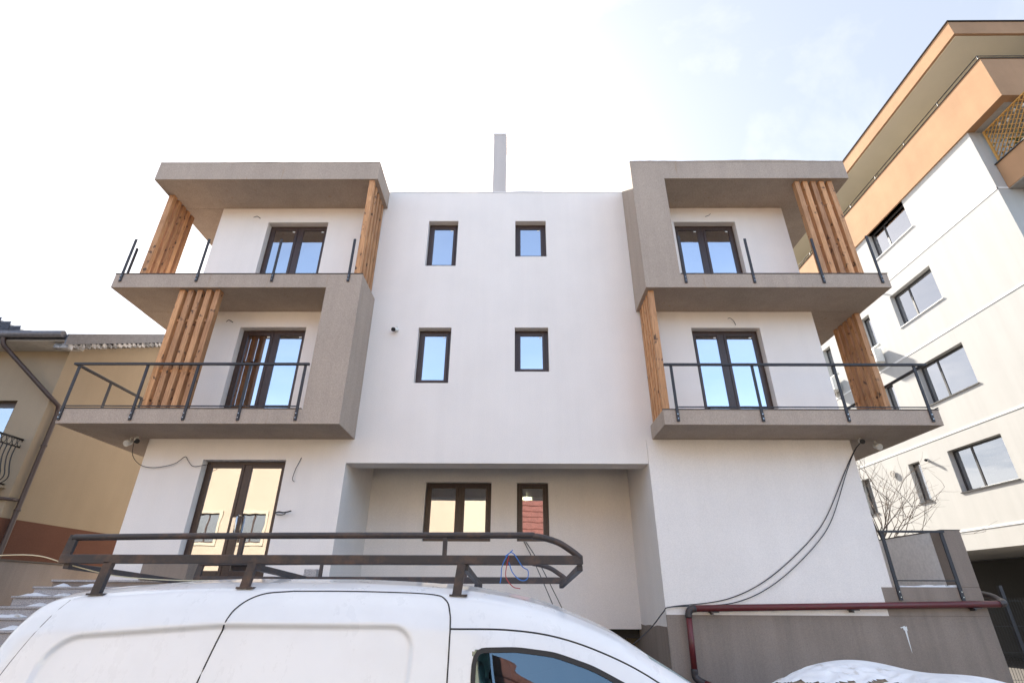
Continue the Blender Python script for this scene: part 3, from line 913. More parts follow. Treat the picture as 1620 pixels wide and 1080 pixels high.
# set-back top floor and roof
th = [(17.0, 19.2, 15.4, 16.55), (23.0, 24.2, 15.4, 16.3)]
b = MB(); sheet(b, 'X', NX + 1.35, 12.4, 34, 14.2, 17.23, th)
for h in th:
    reveals(b, 'X', NX + 1.35, NX + 1.5, h)
sheet(b, 'Y', 12.4, NX + 1.35, 30, 14.2, 17.23, [])
b.build('top_floor_wall', 'cream', nb, recalc=False)
for y0, y1, z0, z1 in th:
    f = MB(); f.ringx(y0, y1, z0, z1, NX + 1.42, NX + 1.48, 0.06); f.box(NX + 1.422, NX + 1.478, (y0 + y1) / 2 - .03, (y0 + y1) / 2 + .03, z0 + .06, z1 - .06)
    fr = f.build('window', 'frame2', nb)
    p = MB(); p.box(NX + 1.44, NX + 1.46, y0 + .05, y1 - .05, z0 + .05, z1 - .05); p.build('pane', 'glass_b', fr)
m = MB(); m.box(NX - 0.05, 30, 10.1, 34, 17.23, 17.80); m.build('roof_slab', 'orange', nb, bevel=0.01)
m = MB(); m.box(NX + 0.03, 29.9, 10.18, 33.9, 17.21, 17.232); m.build('soffit', 'cream', nb)
m = MB(); m.box(NX - 0.08, 30, 10.07, 34, 17.801, 17.84); m.build('roof_flashing', 'roofedge', nb)
# projecting front balcony
m = MB(); m.prism([(13.74, NYF - .01), (13.74, 9.6), (22, 9.6), (22, 9.8), (13.92, 9.8), (13.92, NYF - .01)], 'Z', 12.02, 12.88); m.build('balcony_parapet', 'orange', nb)
m = MB(); m.box(13.76, 22, 9.62, NYF - .01, 12.0, 12.15); m.build('balcony_floor', 'concrete', nb)
m = MB(); m.box(13.70, 13.96, 9.56, NYF - .01, 12.881, 12.91); m.build('coping', 'frame2', nb)
# garage void below
m = MB(); m.box(NX + 1.0, NX + 1.9, 13.6, 15.6, 0, 3.0); m.build('garage_pier', 'pier', nb)
m = MB(); m.box(NX + 3.5, NX + 3.7, 9, 34, 0, 3.0); m.box(NX + 0.1, NX + 3.5, 30, 30.2, 0, 3.0); m.build('garage_wall', 'dark', nb)
m = MB(); m.box(NX + .05, NX + .6, 19.5, 20.1, 0, 3.0); m.build('garage_pier', 'pier', nb)

# timber trellis on the block's balcony
tl = thing('garden_trellis', 'honey wooden lattice trellis on the upper right balcony', 'trellis', (13.8, 10.5, 12.9))
m = MB()
xt = 13.80
for y in (9.66, 11.06):
    m.box(xt - .025, xt + .025, y - .025, y + .025, 12.91, 14.1)
m.box(xt - .02, xt + .02, 9.66, 11.06, 14.06, 14.1); m.box(xt - .02, xt + .02, 9.66, 11.06, 12.92, 12.96)
m.build('frame', 'trellis', tl)
for i in range(-7, 12):
    for s in (1, -1):
        a = 9.68 + i * 0.17
        pts = []
        for t in [k / 40 for k in range(41)]:
            y = a + s * (t * 1.12) + (0 if s > 0 else 1.1); z = 12.95 + t * 1.12
            if 9.68 <= y <= 11.05:
                pts.append((y, z))
        if len(pts) > 3:
            mm = MB(); xx = xt + (0.008 if s > 0 else -0.008)
            mm.bar((xx, pts[0][0], pts[0][1]), (xx, pts[-1][0], pts[-1][1]), 0.014, 0.028, (1, 0, 0)); mm.build('lath', 'trellis', tl)
for i in range(5):
    m = MB(); c = Vector((13.95, 9.75 + i * .24, 14.02 - (i % 2) * .1)); 
    m.tube([c + Vector((0, 0, -.045)), c + Vector((0, 0, -.03)), c, c + Vector((0, 0, .03)), c + Vector((0, 0, .045))], 0.04, 10)
    tag(m.build('garland_globe', 'plasticw'), 'small white garland globe above the trellis, %s from the block wall' % ('fifth', 'fourth', 'third', 'second', 'first')[i], 'lamp', 'garland globes on the trellis balcony')
pt = thing('balcony_plant', 'leafy potted plant behind the wooden trellis', 'plant', (14.15, 10.4, 12.15))
m = MB(); m.tube([(14.15, 10.4, 12.15), (14.15, 10.4, 12.6)], 0.14, 12, 0.2); m.build('pot', 'tilered', pt)
m = MB()
for i in range(220):
    c = Vector((14.15 + random.gauss(0, .15), 10.4 + random.gauss(0, .33), 13.1 + random.gauss(0, .28)))
    u = Vector((random.uniform(-1, 1), random.uniform(-1, 1), random.uniform(-1, 1))).normalized() * .06
    v = u.cross(Vector((random.uniform(-1, 1), random.uniform(-1, 1), 1))).normalized() * .03
    m.add([c - u, c + v, c + u, c - v], [(0, 1, 2, 3)])
m.build('foliage', 'leaf', pt, recalc=False)
# air conditioners
def aircon(label, y, z):
    t = thing('air_conditioner', label, 'air conditioner', (NX, y, z), 'air conditioners on the pale block')
    m = MB(); m.box(NX - .36, NX - .06, y - .38, y + .38, z, z + .52); bd = m.build('casing', 'plasticw', t, bevel=0.015)
    m = MB()
    for k in range(14):
        a0, a1 = k * math.pi / 7, (k + 1) * math.pi / 7
        m.bar((NX - .366, y - .08 + .2 * math.cos(a0), z + .26 + .2 * math.sin(a0)), (NX - .366, y - .08 + .2 * math.cos(a1), z + .26 + .2 * math.sin(a1)), .012, .012)
    for k in range(6):
        a0 = k * math.pi / 6
        m.bar((NX - .366, y - .08 - .2 * math.cos(a0), z + .26 - .2 * math.sin(a0)), (NX - .366, y - .08 + .2 * math.cos(a0), z + .26 + .2 * math.sin(a0)), .008, .008)
    m.build('fan_grille', 'bumper', bd)
    m = MB(); m.box(NX - .34, NX, y - .3, y - .27, z - .03, z); m.box(NX - .34, NX, y + .27, y + .3, z - .03, z); m.box(NX - .025, NX - .001, y - .3, y - .27, z - .03, z + .3); m.box(NX - .025, NX - .001, y + .27, y + .3, z - .03, z + .3); m.build('bracket', 'plasticw', t)
    m = MB(); m.tube(catm([(NX - .2, y + .4, z + .3), (NX - .1, y + .55, z + .5), (NX - .05, y + .5, z + 1.1), (NX + .1, y + .5, z + 1.3)]), 0.025, 8); m.build('hose', 'plasticw', t)
aircon('white outdoor air conditioner on the block below the nearer narrow window', 17.6, 9.45)
aircon('white outdoor air conditioner on the block farther back seen past the slats', 20.4, 9.45)
cctv('security_camera', 'white bullet camera on the pale block beside its lowest narrow window', (NX - .005, 16.98, 5.86), (-.8, -.6, -.1))
m = MB()
for k in range(12):
    a0, a1 = k * math.pi / 6, (k + 1) * math.pi / 6
    m.bar((NX - .05, 18.7 + .11 * math.cos(a0), 5.72 + .11 * math.sin(a0)), (NX - .05, 18.7 + .11 * math.cos(a1), 5.72 + .11 * math.sin(a1)), .03, .03)
m.tube([(NX, 18.7, 5.72), (NX - .06, 18.7, 5.72)], .05, 10)
tag(m.build('wall_vent', 'concrete'), 'small round vent on the pale block above the bare tree', 'vent')
cable('drain_spout', 'short pale spout sticking out of the block near the top slats', [(NX, 16.9, 12.2), (NX - .25, 16.9, 12.22), (NX - .3, 16.9, 12.15)], 0.03, 'plasticw', 'spout')

# ------------------------------------------------------------------ yellow house on the left
yh = thing('yellow_house', 'old yellow rendered house with brown base and grey roof on the left', 'house', (-10, 10.4, 0))
HX, HY = -10.0, 10.4
hw = (-11.85, -10.68, 3.62, 5.44)
b = MB()
sheet(b, 'Y', HY, -18, HX, 3.06, 6.75, [hw]); reveals(b, 'Y', HY, HY + .2, hw)
b.add([(HX, HY, 3.06), (HX, 17, 3.06), (HX, 17, 6.75), (HX, 13.7, 8.40), (HX, HY, 6.75)], [(0, 1, 2, 3, 4)])
b.add([(-18, 17, 0), (HX, 17, 0), (HX, 17, 6.75), (-18, 17, 6.75)], [(0, 1, 2, 3)])
b.build('wall', 'yellow', yh, recalc=False)
m = MB(); m.box(-18, HX + .012, HY - .012, 17, 0, 3.058); m.build('base', 'brown', yh)
f = window(hw, HY + .12, 2, parent=yh, sticker=False, mat='glass_b')
m = MB(); n = 30
vs = []
for i in range(n + 1):
    x = hw[0] + .05 + (hw[1] - hw[0] - .1) * i / n
    vs += [(x, HY + .3 + .02 * math.sin(i * 2.1), 3.65), (x, HY + .3 + .02 * math.sin(i * 2.1), 5.4)]
m.add(vs, [(2 * i, 2 * i + 2, 2 * i + 3, 2 * i + 1) for i in range(n)], True); m.build('curtain', 'curtain', f)
m = MB(); m.box(-12, -10.2, HY + .5, HY + .6, 3.1, 6.5); m.build('interior_partition', 'dark', yh)
# roof: slope rising backward, gable on the right
def roofz(y):
    return 6.72 + (y - 10.0) * 0.51
m = MB()
m.prism([(9.85, roofz(9.85) - .03), (13.7, roofz(13.7) - .03), (17.6, roofz(9.8) - .03), (17.6, roofz(9.8) + .10), (13.7, roofz(13.7) + .10), (9.85, roofz(9.85) + .10)], 'X', -18.5, HX + .33)
rf = m.build('roof', 'slate', yh)
m = MB(); m.prism([(9.84, roofz(9.84) - .14), (13.7, roofz(13.7) - .14), (13.7, roofz(13.7) + .115), (9.84, roofz(9.84) + .115)], 'X', HX + .331, HX + .36); m.build('barge_board', 'gutter', rf)
m = MB()
for i in range(26):
    y = 9.95 + i * .14
    m.box(HX + .02, HX + .33, y, y + .135, roofz(y) - .20 + random.uniform(-.02, .0), roofz(y) - .12 + random.uniform(-.02, .02))
m.build('torn_soffit_membrane', rusty('torn_membrane', (0.10, 0.10, 0.105, 1), (0.55, 0.55, 0.56, 1), 0.45, 0.6, 0.4, 5), rf)
m = MB(); m.box(-18.5, HX + .3, 9.86, 10.395, 6.60, 6.625); m.build('eaves_board', 'concrete', rf)
m = MB(); m.tube([(-18.5, 9.78, 6.72), (-9.7, 9.78, 6.72)], .075, 10); m.build('gutter', 'gutter', rf)
# steep shingled hip over the left part
A = Vector((-10.6, 9.95, 6.82)); UPS = Vector((-1.58, .65, .71))
m = MB(); m.add([(-18.5, 9.95, 6.79), (-10.6, 9.95, 6.79), A + UPS * 4 + Vector((0, 0, -.03)), (-18.5, 9.95 + .65 * 4, 6.79 + .71 * 4), (-11.5, 13.9, 7.5)], [(0, 1, 2, 3), (1, 4, 2)]); m.build('upper_roof', 'slate', rf, recalc=False)
for r_ in range(16):
    t0, t1 = r_ * .16, r_ * .16 + .21
    for c_ in range(16):
        x1 = -10.6 - t0 * 1.58 - c_ * .27 - (r_ % 2) * .13
        x0 = x1 - .25
        if x0 < -14.8:
            continue
        m = MB()
        y0, z0 = 9.95 + .65 * t0, 6.82 + .71 * t0
        y1, z1 = 9.95 + .65 * t1, 6.82 + .71 * t1
        sk = .16
        m.add([(x0, y0 - .012, z0 + .012), (x1, y0 - .012, z0 + .012), (x1 - sk, y1, z1), (x0 - sk, y1, z1), (x0, y0 - .002, z0 - .002), (x1, y0 - .002, z0 - .002)], [(0, 1, 2, 3), (4, 5, 1, 0)])
        m.build('shingle', 'slate', rf, recalc=False)
# downpipe
dp = catm([(-11.0, 9.80, 6.70), (-10.98, 9.85, 6.52), (-10.9, 10.0, 6.38)], 3) + [Vector((-9.93, 10.28, 5.50))] + [Vector((-9.9, 10.55, 5.38)), Vector((-9.92, 10.62, 5.2)), Vector((-9.92, 10.62, 2.3)), Vector((-9.92, 10.62, 0.1))]
m = MB(); m.tube(dp, .045, 10); dpo = m.build('downpipe', 'downpipe', yh)
for z in (4.5, 3.2):
    m = MB(); m.tube([(-9.92, 10.62, z), (-9.92, 10.62, z + .04)], .056, 10); m.build('pipe_clip', 'downpipe', dpo)
# wrought-iron belly balcony
m = MB(); m.box(-11.9, -10.14, 9.75, 10.4, 3.60, 3.62); fl = m.build('balcony_floor', 'yellow', yh)
def bp(s, out_):
    return None
m = MB()
bx0, bx1, by = -11.85, -10.2, 9.82
m.tube([(bx0, HY, 4.58), (bx0, by, 4.58), (bx1, by, 4.58), (bx1, HY, 4.58)], .022, 6)
m.tube([(bx0, HY, 4.42), (bx0, by, 4.42), (bx1, by, 4.42), (bx1, HY, 4.42)], .014, 6)
m.tube([(bx0, HY, 3.68), (bx0, by, 3.68), (bx1, by, 3.68), (bx1, HY, 3.68)], .018, 6)
br = m.build('balcony_railing', 'iron', yh)
def belly(px, py, nx, ny):
    pts = []
    for z, o_ in ((4.42, 0), (4.2, 0.0), (4.0, .05), (3.85, .11), (3.75, .09), (3.68, 0)):
        pts.append((px + nx * o_, py + ny * o_, z))
    mm = MB(); mm.tube(catm(pts, 3), .011, 6); mm.build('baluster', 'iron', br)
for i in range(13):
    belly(bx0 + (bx1 - bx0) * i / 12, by, 0, -1)
for i in range(1, 6):
    belly(bx1, by + (HY - by) * i / 6, 1, 0)
for i in range(5):
    mm = MB(); c = Vector((bx1, by + .06 + i * .12, 4.5))
    mm.tube([c + Vector((0, .05 * math.cos(a), .07 * math.sin(a))) for a in [k * math.pi / 6 for k in range(13)]], .008, 5); mm.build('ring_ornament', 'iron', br)
m = MB(); m.tube(catm([(-11.5, 10.36, 3.55), (-10.6, 10.34, 3.45), (-10.0, 10.36, 3.4), (-9.93, 10.55, 3.4)]), .03, 8); tag(m.build('wall_conduit', 'downpipe'), 'grey conduit crossing the yellow house below its balcony', 'pipe')

# ------------------------------------------------------------------ bare tree, fence, snow heap
tree = thing('bare_tree', 'leafless tree with thin twigs behind the grey terrace', 'tree', (8.3, 12.6, 0))
m = MB(); m.tube(catm([(8.3, 12.6, 0), (8.28, 12.58, 1.2), (8.22, 12.5, 2.3), (8.2, 12.45, 2.8)]), .07, 10, .045); m.build('trunk', 'bark', tree)
m = MB()
def grow(p, d, L, r, depth):
    pts = [p]; q = p.copy(); dd = d.copy()
    for i in range(5):
        dd = (dd + Vector((random.gauss(0, .16), random.gauss(0, .16), random.gauss(0.05, .14)))).normalized()
        q = q + dd * L / 5
        pts.append(q.copy())
        if depth and i > 0 and random.random() < .75:
            side = Vector((random.gauss(0, 1), random.gauss(0, 1), random.gauss(.2, .8))).normalized()
            grow(q.copy(), (dd * .8 + side * .65).normalized(), L * random.uniform(.45, .7), r * .55, depth - 1)
    m.tube(pts, r, 5, r * .35)
for i in range(20):
    a = random.uniform(-0.7, 1.35)
    grow(Vector((8.2, 12.45, 2.3 + i * .04)), Vector((math.sin(a) * 1.0, random.gauss(0, .4), random.uniform(.35, 1.15))).normalized(), random.uniform(1.1, 1.9), .013, 2)
m.build('crown', 'bark', tree)

fe = thing('mesh_fence', 'dark wire mesh fence with steel post beyond the terrace', 'fence', (8.9, 10.5, 0))
for x in (8.8, 11.0, 13.2):
    m = MB(); m.box(x - .03, x + .03, 10.47, 10.53, 0, 1.95); m.build('post', 'steel', fe)
m = MB()
for i in range(96):
    x = 8.3 + i * .05
    m.box(x - .0022, x + .0022, 10.448, 10.452, .1, 1.75)
for z in (.15, .5, .9, 1.3, 1.7):
    m.box(8.3, 13.2, 10.444, 10.448, z, z + .005)
kind(m.build('wire_mesh', 'iron', fe), 'stuff')

def mound(cx, cy, rx, ry, h, seed, thr=None, lift=0.0, n=56):
    random.seed(seed)
    ph = [(random.uniform(1, 5), random.uniform(1, 5), random.uniform(0, 6.3), random.uniform(.25, 1)) for _ in range(9)]
    mb = MB(); vs = []; ok = {}
    for i in range(n + 1):
        for j in range(n + 1):
            u, v = -1.15 + 2.3 * i / n, -1.15 + 2.3 * j / n
            nz = sum(a * math.sin(fx * u * 1.6 + p) * math.cos(fy * v * 1.6 + p * 1.7) for fx, fy, p, a in ph) / 9
            r2 = u * u + v * v
            z = h * max(0, 1 - r2) ** 0.55 * (1 + .25 * nz) + .05 * nz * (1 if r2 < 1 else 0)
            snow_amt = nz * 1.1 + .27 + .62 * u + .035 * math.sin(u * 47 + 3 * math.sin(v * 31)) + .03 * math.sin(v * 59 + 2 * math.sin(u * 41)) + .05 * math.sin(u * 17 + v * 13)
            ok[(i, j)] = snow_amt
            vs.append((cx + u * rx, cy + v * ry, max(z, -0.02) + (lift * (min(1, max(0, (snow_amt - (thr or 0)) * 4))) if thr is not None else 0)))
    fs = []
    for i in range(n):
        for j in range(n):
            um, vm = -1.15 + 2.3 * (i + .5) / n, -1.15 + 2.3 * (j + .5) / n
            if um * um + vm * vm > 1.04 + .05 * math.sin(7 * math.atan2(vm, um)):
                continue
            if thr is not None and min(ok[(i, j)], ok[(i + 1, j)], ok[(i, j + 1)], ok[(i + 1, j + 1)]) < thr:
                continue
            fs.append((i * (n + 1) + j, (i + 1) * (n + 1) + j, (i + 1) * (n + 1) + j + 1, i * (n + 1) + j + 1))
    mb.add(vs, fs, True)
    return mb
sp = thing('snow_heap', 'heap of sandy soil under melting snow at the bottom right', 'heap', (4.0, 6.6, 0))
mound(3.95, 6.7, 2.35, 1.7, 0.98, 3, n=110).build('soil', 'soil', sp, recalc=False)
mound(3.95, 6.7, 2.35, 1.7, 0.98, 3, 0.02, 0.05, 220).build('snow', 'snow', sp, recalc=False)
random.seed(11)

# ------------------------------------------------------------------ houses across the street (seen reflected in the lower panes)
oh = thing('opposite_house', 'tall peach house across the street reflected in the ground floor glass', 'house', (-12, -12, 0))
oholes = [(-9.5, -8.0, 1.0, 2.8), (-6.6, -5.2, 1.0, 2.8), (-18.9, -17.5, 4.5, 6.1), (-16.2, -14.8, 4.5, 6.1), (-12.4, -11.0, 4.5, 6.1), (-9.6, -8.2, 4.5, 6.1), (-16.2, -14.8, 1.0, 2.8)]
b = MB(); b.box(-3.9, -0.55, -13, -11.6, 0, 9.4); b.build('stair_tower', 'tower', oh)
b = MB(); sheet(b, 'Y', -12, -24, -0.6, 0, 9.6, oholes)
for h in oholes:
    reveals(b, 'Y', -12, -12.2, h)
b.add([(-0.6, -12, 0), (-0.6, -22, 0), (-0.6, -22, 9.6), (-0.6, -12, 9.6)], [(0, 1, 2, 3)])
b.add([(-24, -12, 0), (-24, -22, 0), (-24, -22, 9.6), (-24, -12, 9.6)], [(0, 1, 2, 3)])
b.add([(-24, -22, 0), (-0.6, -22, 0), (-0.6, -22, 9.6), (-24, -22, 9.6)], [(0, 1, 2, 3)])
b.build('wall', 'peach', oh, recalc=False)
m = MB(); m.prism([(-11.4, 9.5), (-17, 12.4), (-22.6, 9.5), (-22.6, 9.75), (-17, 12.65), (-11.4, 9.75)], 'X', -24.5, -0.1); m.build('roof', 'tilered', oh)
for h in oholes:
    f = MB(); f.ring(h[0], h[1], h[2], h[3], -12.16, -12.1, .07); f.box((h[0] + h[1]) / 2 - .04, (h[0] + h[1]) / 2 + .04, -12.158, -12.102, h[2] + .07, h[3] - .07)
    fr = f.build('window', 'frame', oh)
    q = MB(); q.ring(h[0] - .16, h[1] + .16, h[2] - .16, h[3] + .16, -12.0, -11.95, .157); q.build('surround', 'tower', fr)
    p = MB(); p.box(h[0] + .06, h[1] - .06, -12.14, -12.12, h[2] + .06, h[3] - .06); p.build('pane', 'glass_b', fr)
m = MB(); m.box(-23, -1, -13.2, -13.1, .2, 9); m.build('interior_partition', 'dark', oh)
o2 = thing('opposite_cottage', 'low cream cottage with red tiled roof across the street', 'house', (5, -11, 0))
m = MB(); m.box(0.3, 11, -19, -11, 0, 4.3); m.build('wall', 'cream', o2)
m = MB(); m.prism([(-10.4, 4.2), (-15, 9.4), (-19.6, 4.2), (-19.6, 4.4), (-15, 9.6), (-10.4, 4.4)], 'X', 0.0, 11.3); rf2 = m.build('roof', 'tilered', o2)
for k in range(12):
    m = MB(); y = -10.4 - k * .38; z = 4.42 + k * .43
    m.tube([(0.0, y, z), (11.3, y, z)], .05, 6); m.build('tile_course', 'tilered', rf2)

# ------------------------------------------------------------------ parked van
VY = 3.60
van = thing('parked_van', 'white panel van parked across the foreground with a roof rack', 'van', (-0.55, VY, 0))
def interp(tab, x):
    if x <= tab[0][0]:
        return tab[0][1]
    for (a, p), (c, q) in zip(tab, tab[1:]):
        if x <= c:
            t = (x - a) / (c - a)
            return p + (q - p) * t
    return tab[-1][1]
def smooth_tab(tab, n=8):
    pts = catm([(a, 0, c) for a, c in tab], n)
    return [(p.x, p.z) for p in pts]
ROOF = smooth_tab([(-2.62, 1.02), (-2.605, 1.2), (-2.56, 1.43), (-2.505, 1.62), (-2.425, 1.715), (-2.30, 1.752), (-2.05, 1.772), (-1.75, 1.793), (-1.3, 1.806), (-.9, 1.80), (-.5, 1.783), (-.2, 1.757), (.16, 1.688), (.47, 1.572), (.62, 1.49), (.96, 1.29), (1.25, 1.10), (1.32, 1.06), (1.5, 0.98), (1.60, 0.88), (1.64, 0.72), (1.66, 0.5)])
SEC = [(0.0, .24), (0.78, .24), (0.845, .34), (0.87, .55), (0.878, .85), (0.866, 1.02), (0.825, 1.20), (0.762, 1.45), (0.728, 1.59), (0.695, 1.67), (0.64, 1.735), (0.54, 1.770), (0.3, 1.795), (0.0, 1.80)]
SECF = []
_pp = [Vector((a, 0, c)) for a, c in SEC]
for i, (p, q) in enumerate(zip(_pp, _pp[1:])):
    k = max(1, int((q - p).length / 0.010))
    if i < 1 :
        k = 4
    for j in range(k):
        SECF.append(p.lerp(q, j / k))
SECF.append(_pp[-1])
# smooth the section a little
for _ in range(5):
    SECF = [SECF[0]] + [(SECF[i - 1] + SECF[i] * 2 + SECF[i + 1]) / 4 if i > 5 else SECF[i] for i in range(1, len(SECF) - 1)] + [SECF[-1]]
def halfwidth_scale(x):
    s = 1.0
    if x < -2.42:
        s -= 0.04 * ((-2.42 - x) / .2) ** 2
    if x > 1.0:
        s -= 0.16 * ((x - 1.0) / .66) ** 2
    return s
def van_pt(x, sp_, side):
    zr = interp(ROOF, x)
    z = sp_.z
    if zr < 1.8:
        lo = min(1.0, zr - .05) if zr < 1.05 else 1.0
        if z > lo:
            z = lo + (z - lo) * (zr - lo) / (1.8 - lo)
    y = sp_.x * halfwidth_scale(x)
    # tumblehome of the windscreen zone
    return x, y, z
def rr_sd(x, z, x0, x1, z0, z1, r):
    cx, cz = (x0 + x1) / 2, (z0 + z1) / 2
    dx, dz = abs(x - cx) - (x1 - x0) / 2 + r, abs(z - cz) - (z1 - z0) / 2 + r
    return math.hypot(max(dx, 0), max(dz, 0)) + min(max(dx, dz), 0) - r
def inset(x, z):
    zt = z - (0.07 * (x + 1.45) if x < -1.45 else 0)
    d = min(rr_sd(x, zt, -2.26, -1.30, .62, 1.578, .15), 9) if x < -1.435 else rr_sd(x, zt, -1.60, -.495, .62, 1.578, .11)
    t = max(0, min(1, -d / .022 + .2))
    return -0.02 * t * t * (3 - 2 * t)
def in_poly(x, z, poly):
    c = False
    for (a, b_), (c_, d_) in zip(poly, poly[1:] + poly[:1]):
        if (b_ > z) != (d_ > z) and x < (c_ - a) * (z - b_) / (d_ - b_) + a:
            c = not c
    return c
WIN = [(-.205, 1.478), (.0, 1.482), (.18, 1.462), (.36, 1.408), (.62, 1.285), (.86, 1.12), (.97, 1.03), (.97, .98), (-.185, .98)]
NXV = 380
xs = [-2.62 + (1.66 + 2.62) * i / NXV for i in range(NXV + 1)]
body, side_g, screen_g = MB(), {1: MB(), -1: MB()}, MB()
ns = len(SECF)
for side in (-1, 1):
    vs = []
    for x in xs:
        for sp_ in SECF:
            px, y, z = van_pt(x, sp_, side)
            if y > .7 and z < 1.62:
                y += inset(x, z)
            vs.append((px, VY + side * y, z))
    fb, fg, fw_ = [], [], []
    for i in range(NXV):
        for j in range(ns - 1):
            a = i * ns + j
            q = (a, a + 1, a + 1 + ns, a + ns)
            c = [sum(vs[k][d] for k in q) / 4 for d in range(3)]
            yy = abs(c[1] - VY)
            if yy > .6 and c[2] > .9 and in_poly(c[0], c[2], WIN):
                fg.append(q)
            elif .66 < c[0] < 1.24 and yy < (.60 + .08 * (c[0] - .6)) and c[2] > 1.0:
                fw_.append(q)
            else:
                wheel = False
                for wx in (-1.72, .98):
                    if math.hypot(c[0] - wx, c[2] - .32) < .37 and yy > .55:
                        wheel = True
                if not wheel:
                    fb.append(q)
    body.add(vs, fb, True)
    side_g[side].add(vs, fg, True)
    screen_g.add(vs, fw_, True)
    n0 = len(SECF)
    body.add([], [])
# close the tail and nose
for xi in (0, NXV):
    ring = []
    for side in (-1, 1):
        seq = range(ns) if side == -1 else reversed(range(ns))
        for j in seq:
            px, y, z = van_pt(xs[xi], SECF[j], side)
            ring.append((px, VY + side * y, z))
    body.add(ring, [tuple(range(len(ring)))])
def clean(mb):
    used = sorted({i for f in mb.f for i in f}); mpx = {k: n for n, k in enumerate(used)}
    mb.v = [mb.v[k] for k in used]; mb.f = [tuple(mpx[i] for i in f) for f in mb.f]
    return mb
clean(body).build('body', 'paint', van)
def yside(x, z):
    """half width of the side skin at height z"""
    best = None
    for p, q in zip(SECF[5:], SECF[6:]):
        a = van_pt(x, p, 1); c = van_pt(x, q, 1)
        if a[2] <= z <= c[2] and c[2] > a[2]:
            t = (z - a[2]) / (c[2] - a[2])
            best = a[1] + (c[1] - a[1]) * t
    return (best if best else .8) + (inset(x, z) if z < 1.62 else 0)
def skin(pts, side, off=0.001):
    return [Vector((x, VY + side * (yside(x, z) + off), z)) for x, z in pts]
def curve2(pts, n=8):
    return [(p.x, p.z) for p in catm([(a, 0, c) for a, c in pts], n)]
def strip(poly, side, half, thick, name, mat, par, closed=True):
    """flat rubber strip following the side skin along a closed outline"""
    P_ = skin(poly, side, 0.0)
    mb = MB(); n = len(poly); vs = []
    for i in range(n):
        a = Vector((poly[i - 1][0], poly[i - 1][1])); c = Vector((poly[(i + 1) % n][0], poly[(i + 1) % n][1]))
        t = (c - a).normalized(); nn = Vector((-t.y, t.x)) * half
        for s in (-1, 1):
            x, z = poly[i][0] + nn.x * s, poly[i][1] + nn.y * s
            y = yside(x, z)
            vs.append((x, VY + side * (y + thick), z))
    mb.add(vs, [(2 * i, 2 * i + 1, (2 * i + 3) % (2 * n), (2 * i + 2) % (2 * n)) for i in range(n)], True)
    return mb.build(name, mat, par, recalc=False)
WINC = []
for p, q in zip(WIN, WIN[1:] + WIN[:1]):
    for k in range(10):
        WINC.append((p[0] + (q[0] - p[0]) * k / 10, p[1] + (q[1] - p[1]) * k / 10))
for _ in range(4):
    WINC = [((WINC[i - 1][0] + 2 * WINC[i][0] + WINC[(i + 1) % len(WINC)][0]) / 4, (WINC[i - 1][1] + 2 * WINC[i][1] + WINC[(i + 1) % len(WINC)][1]) / 4) for i in range(len(WINC))]
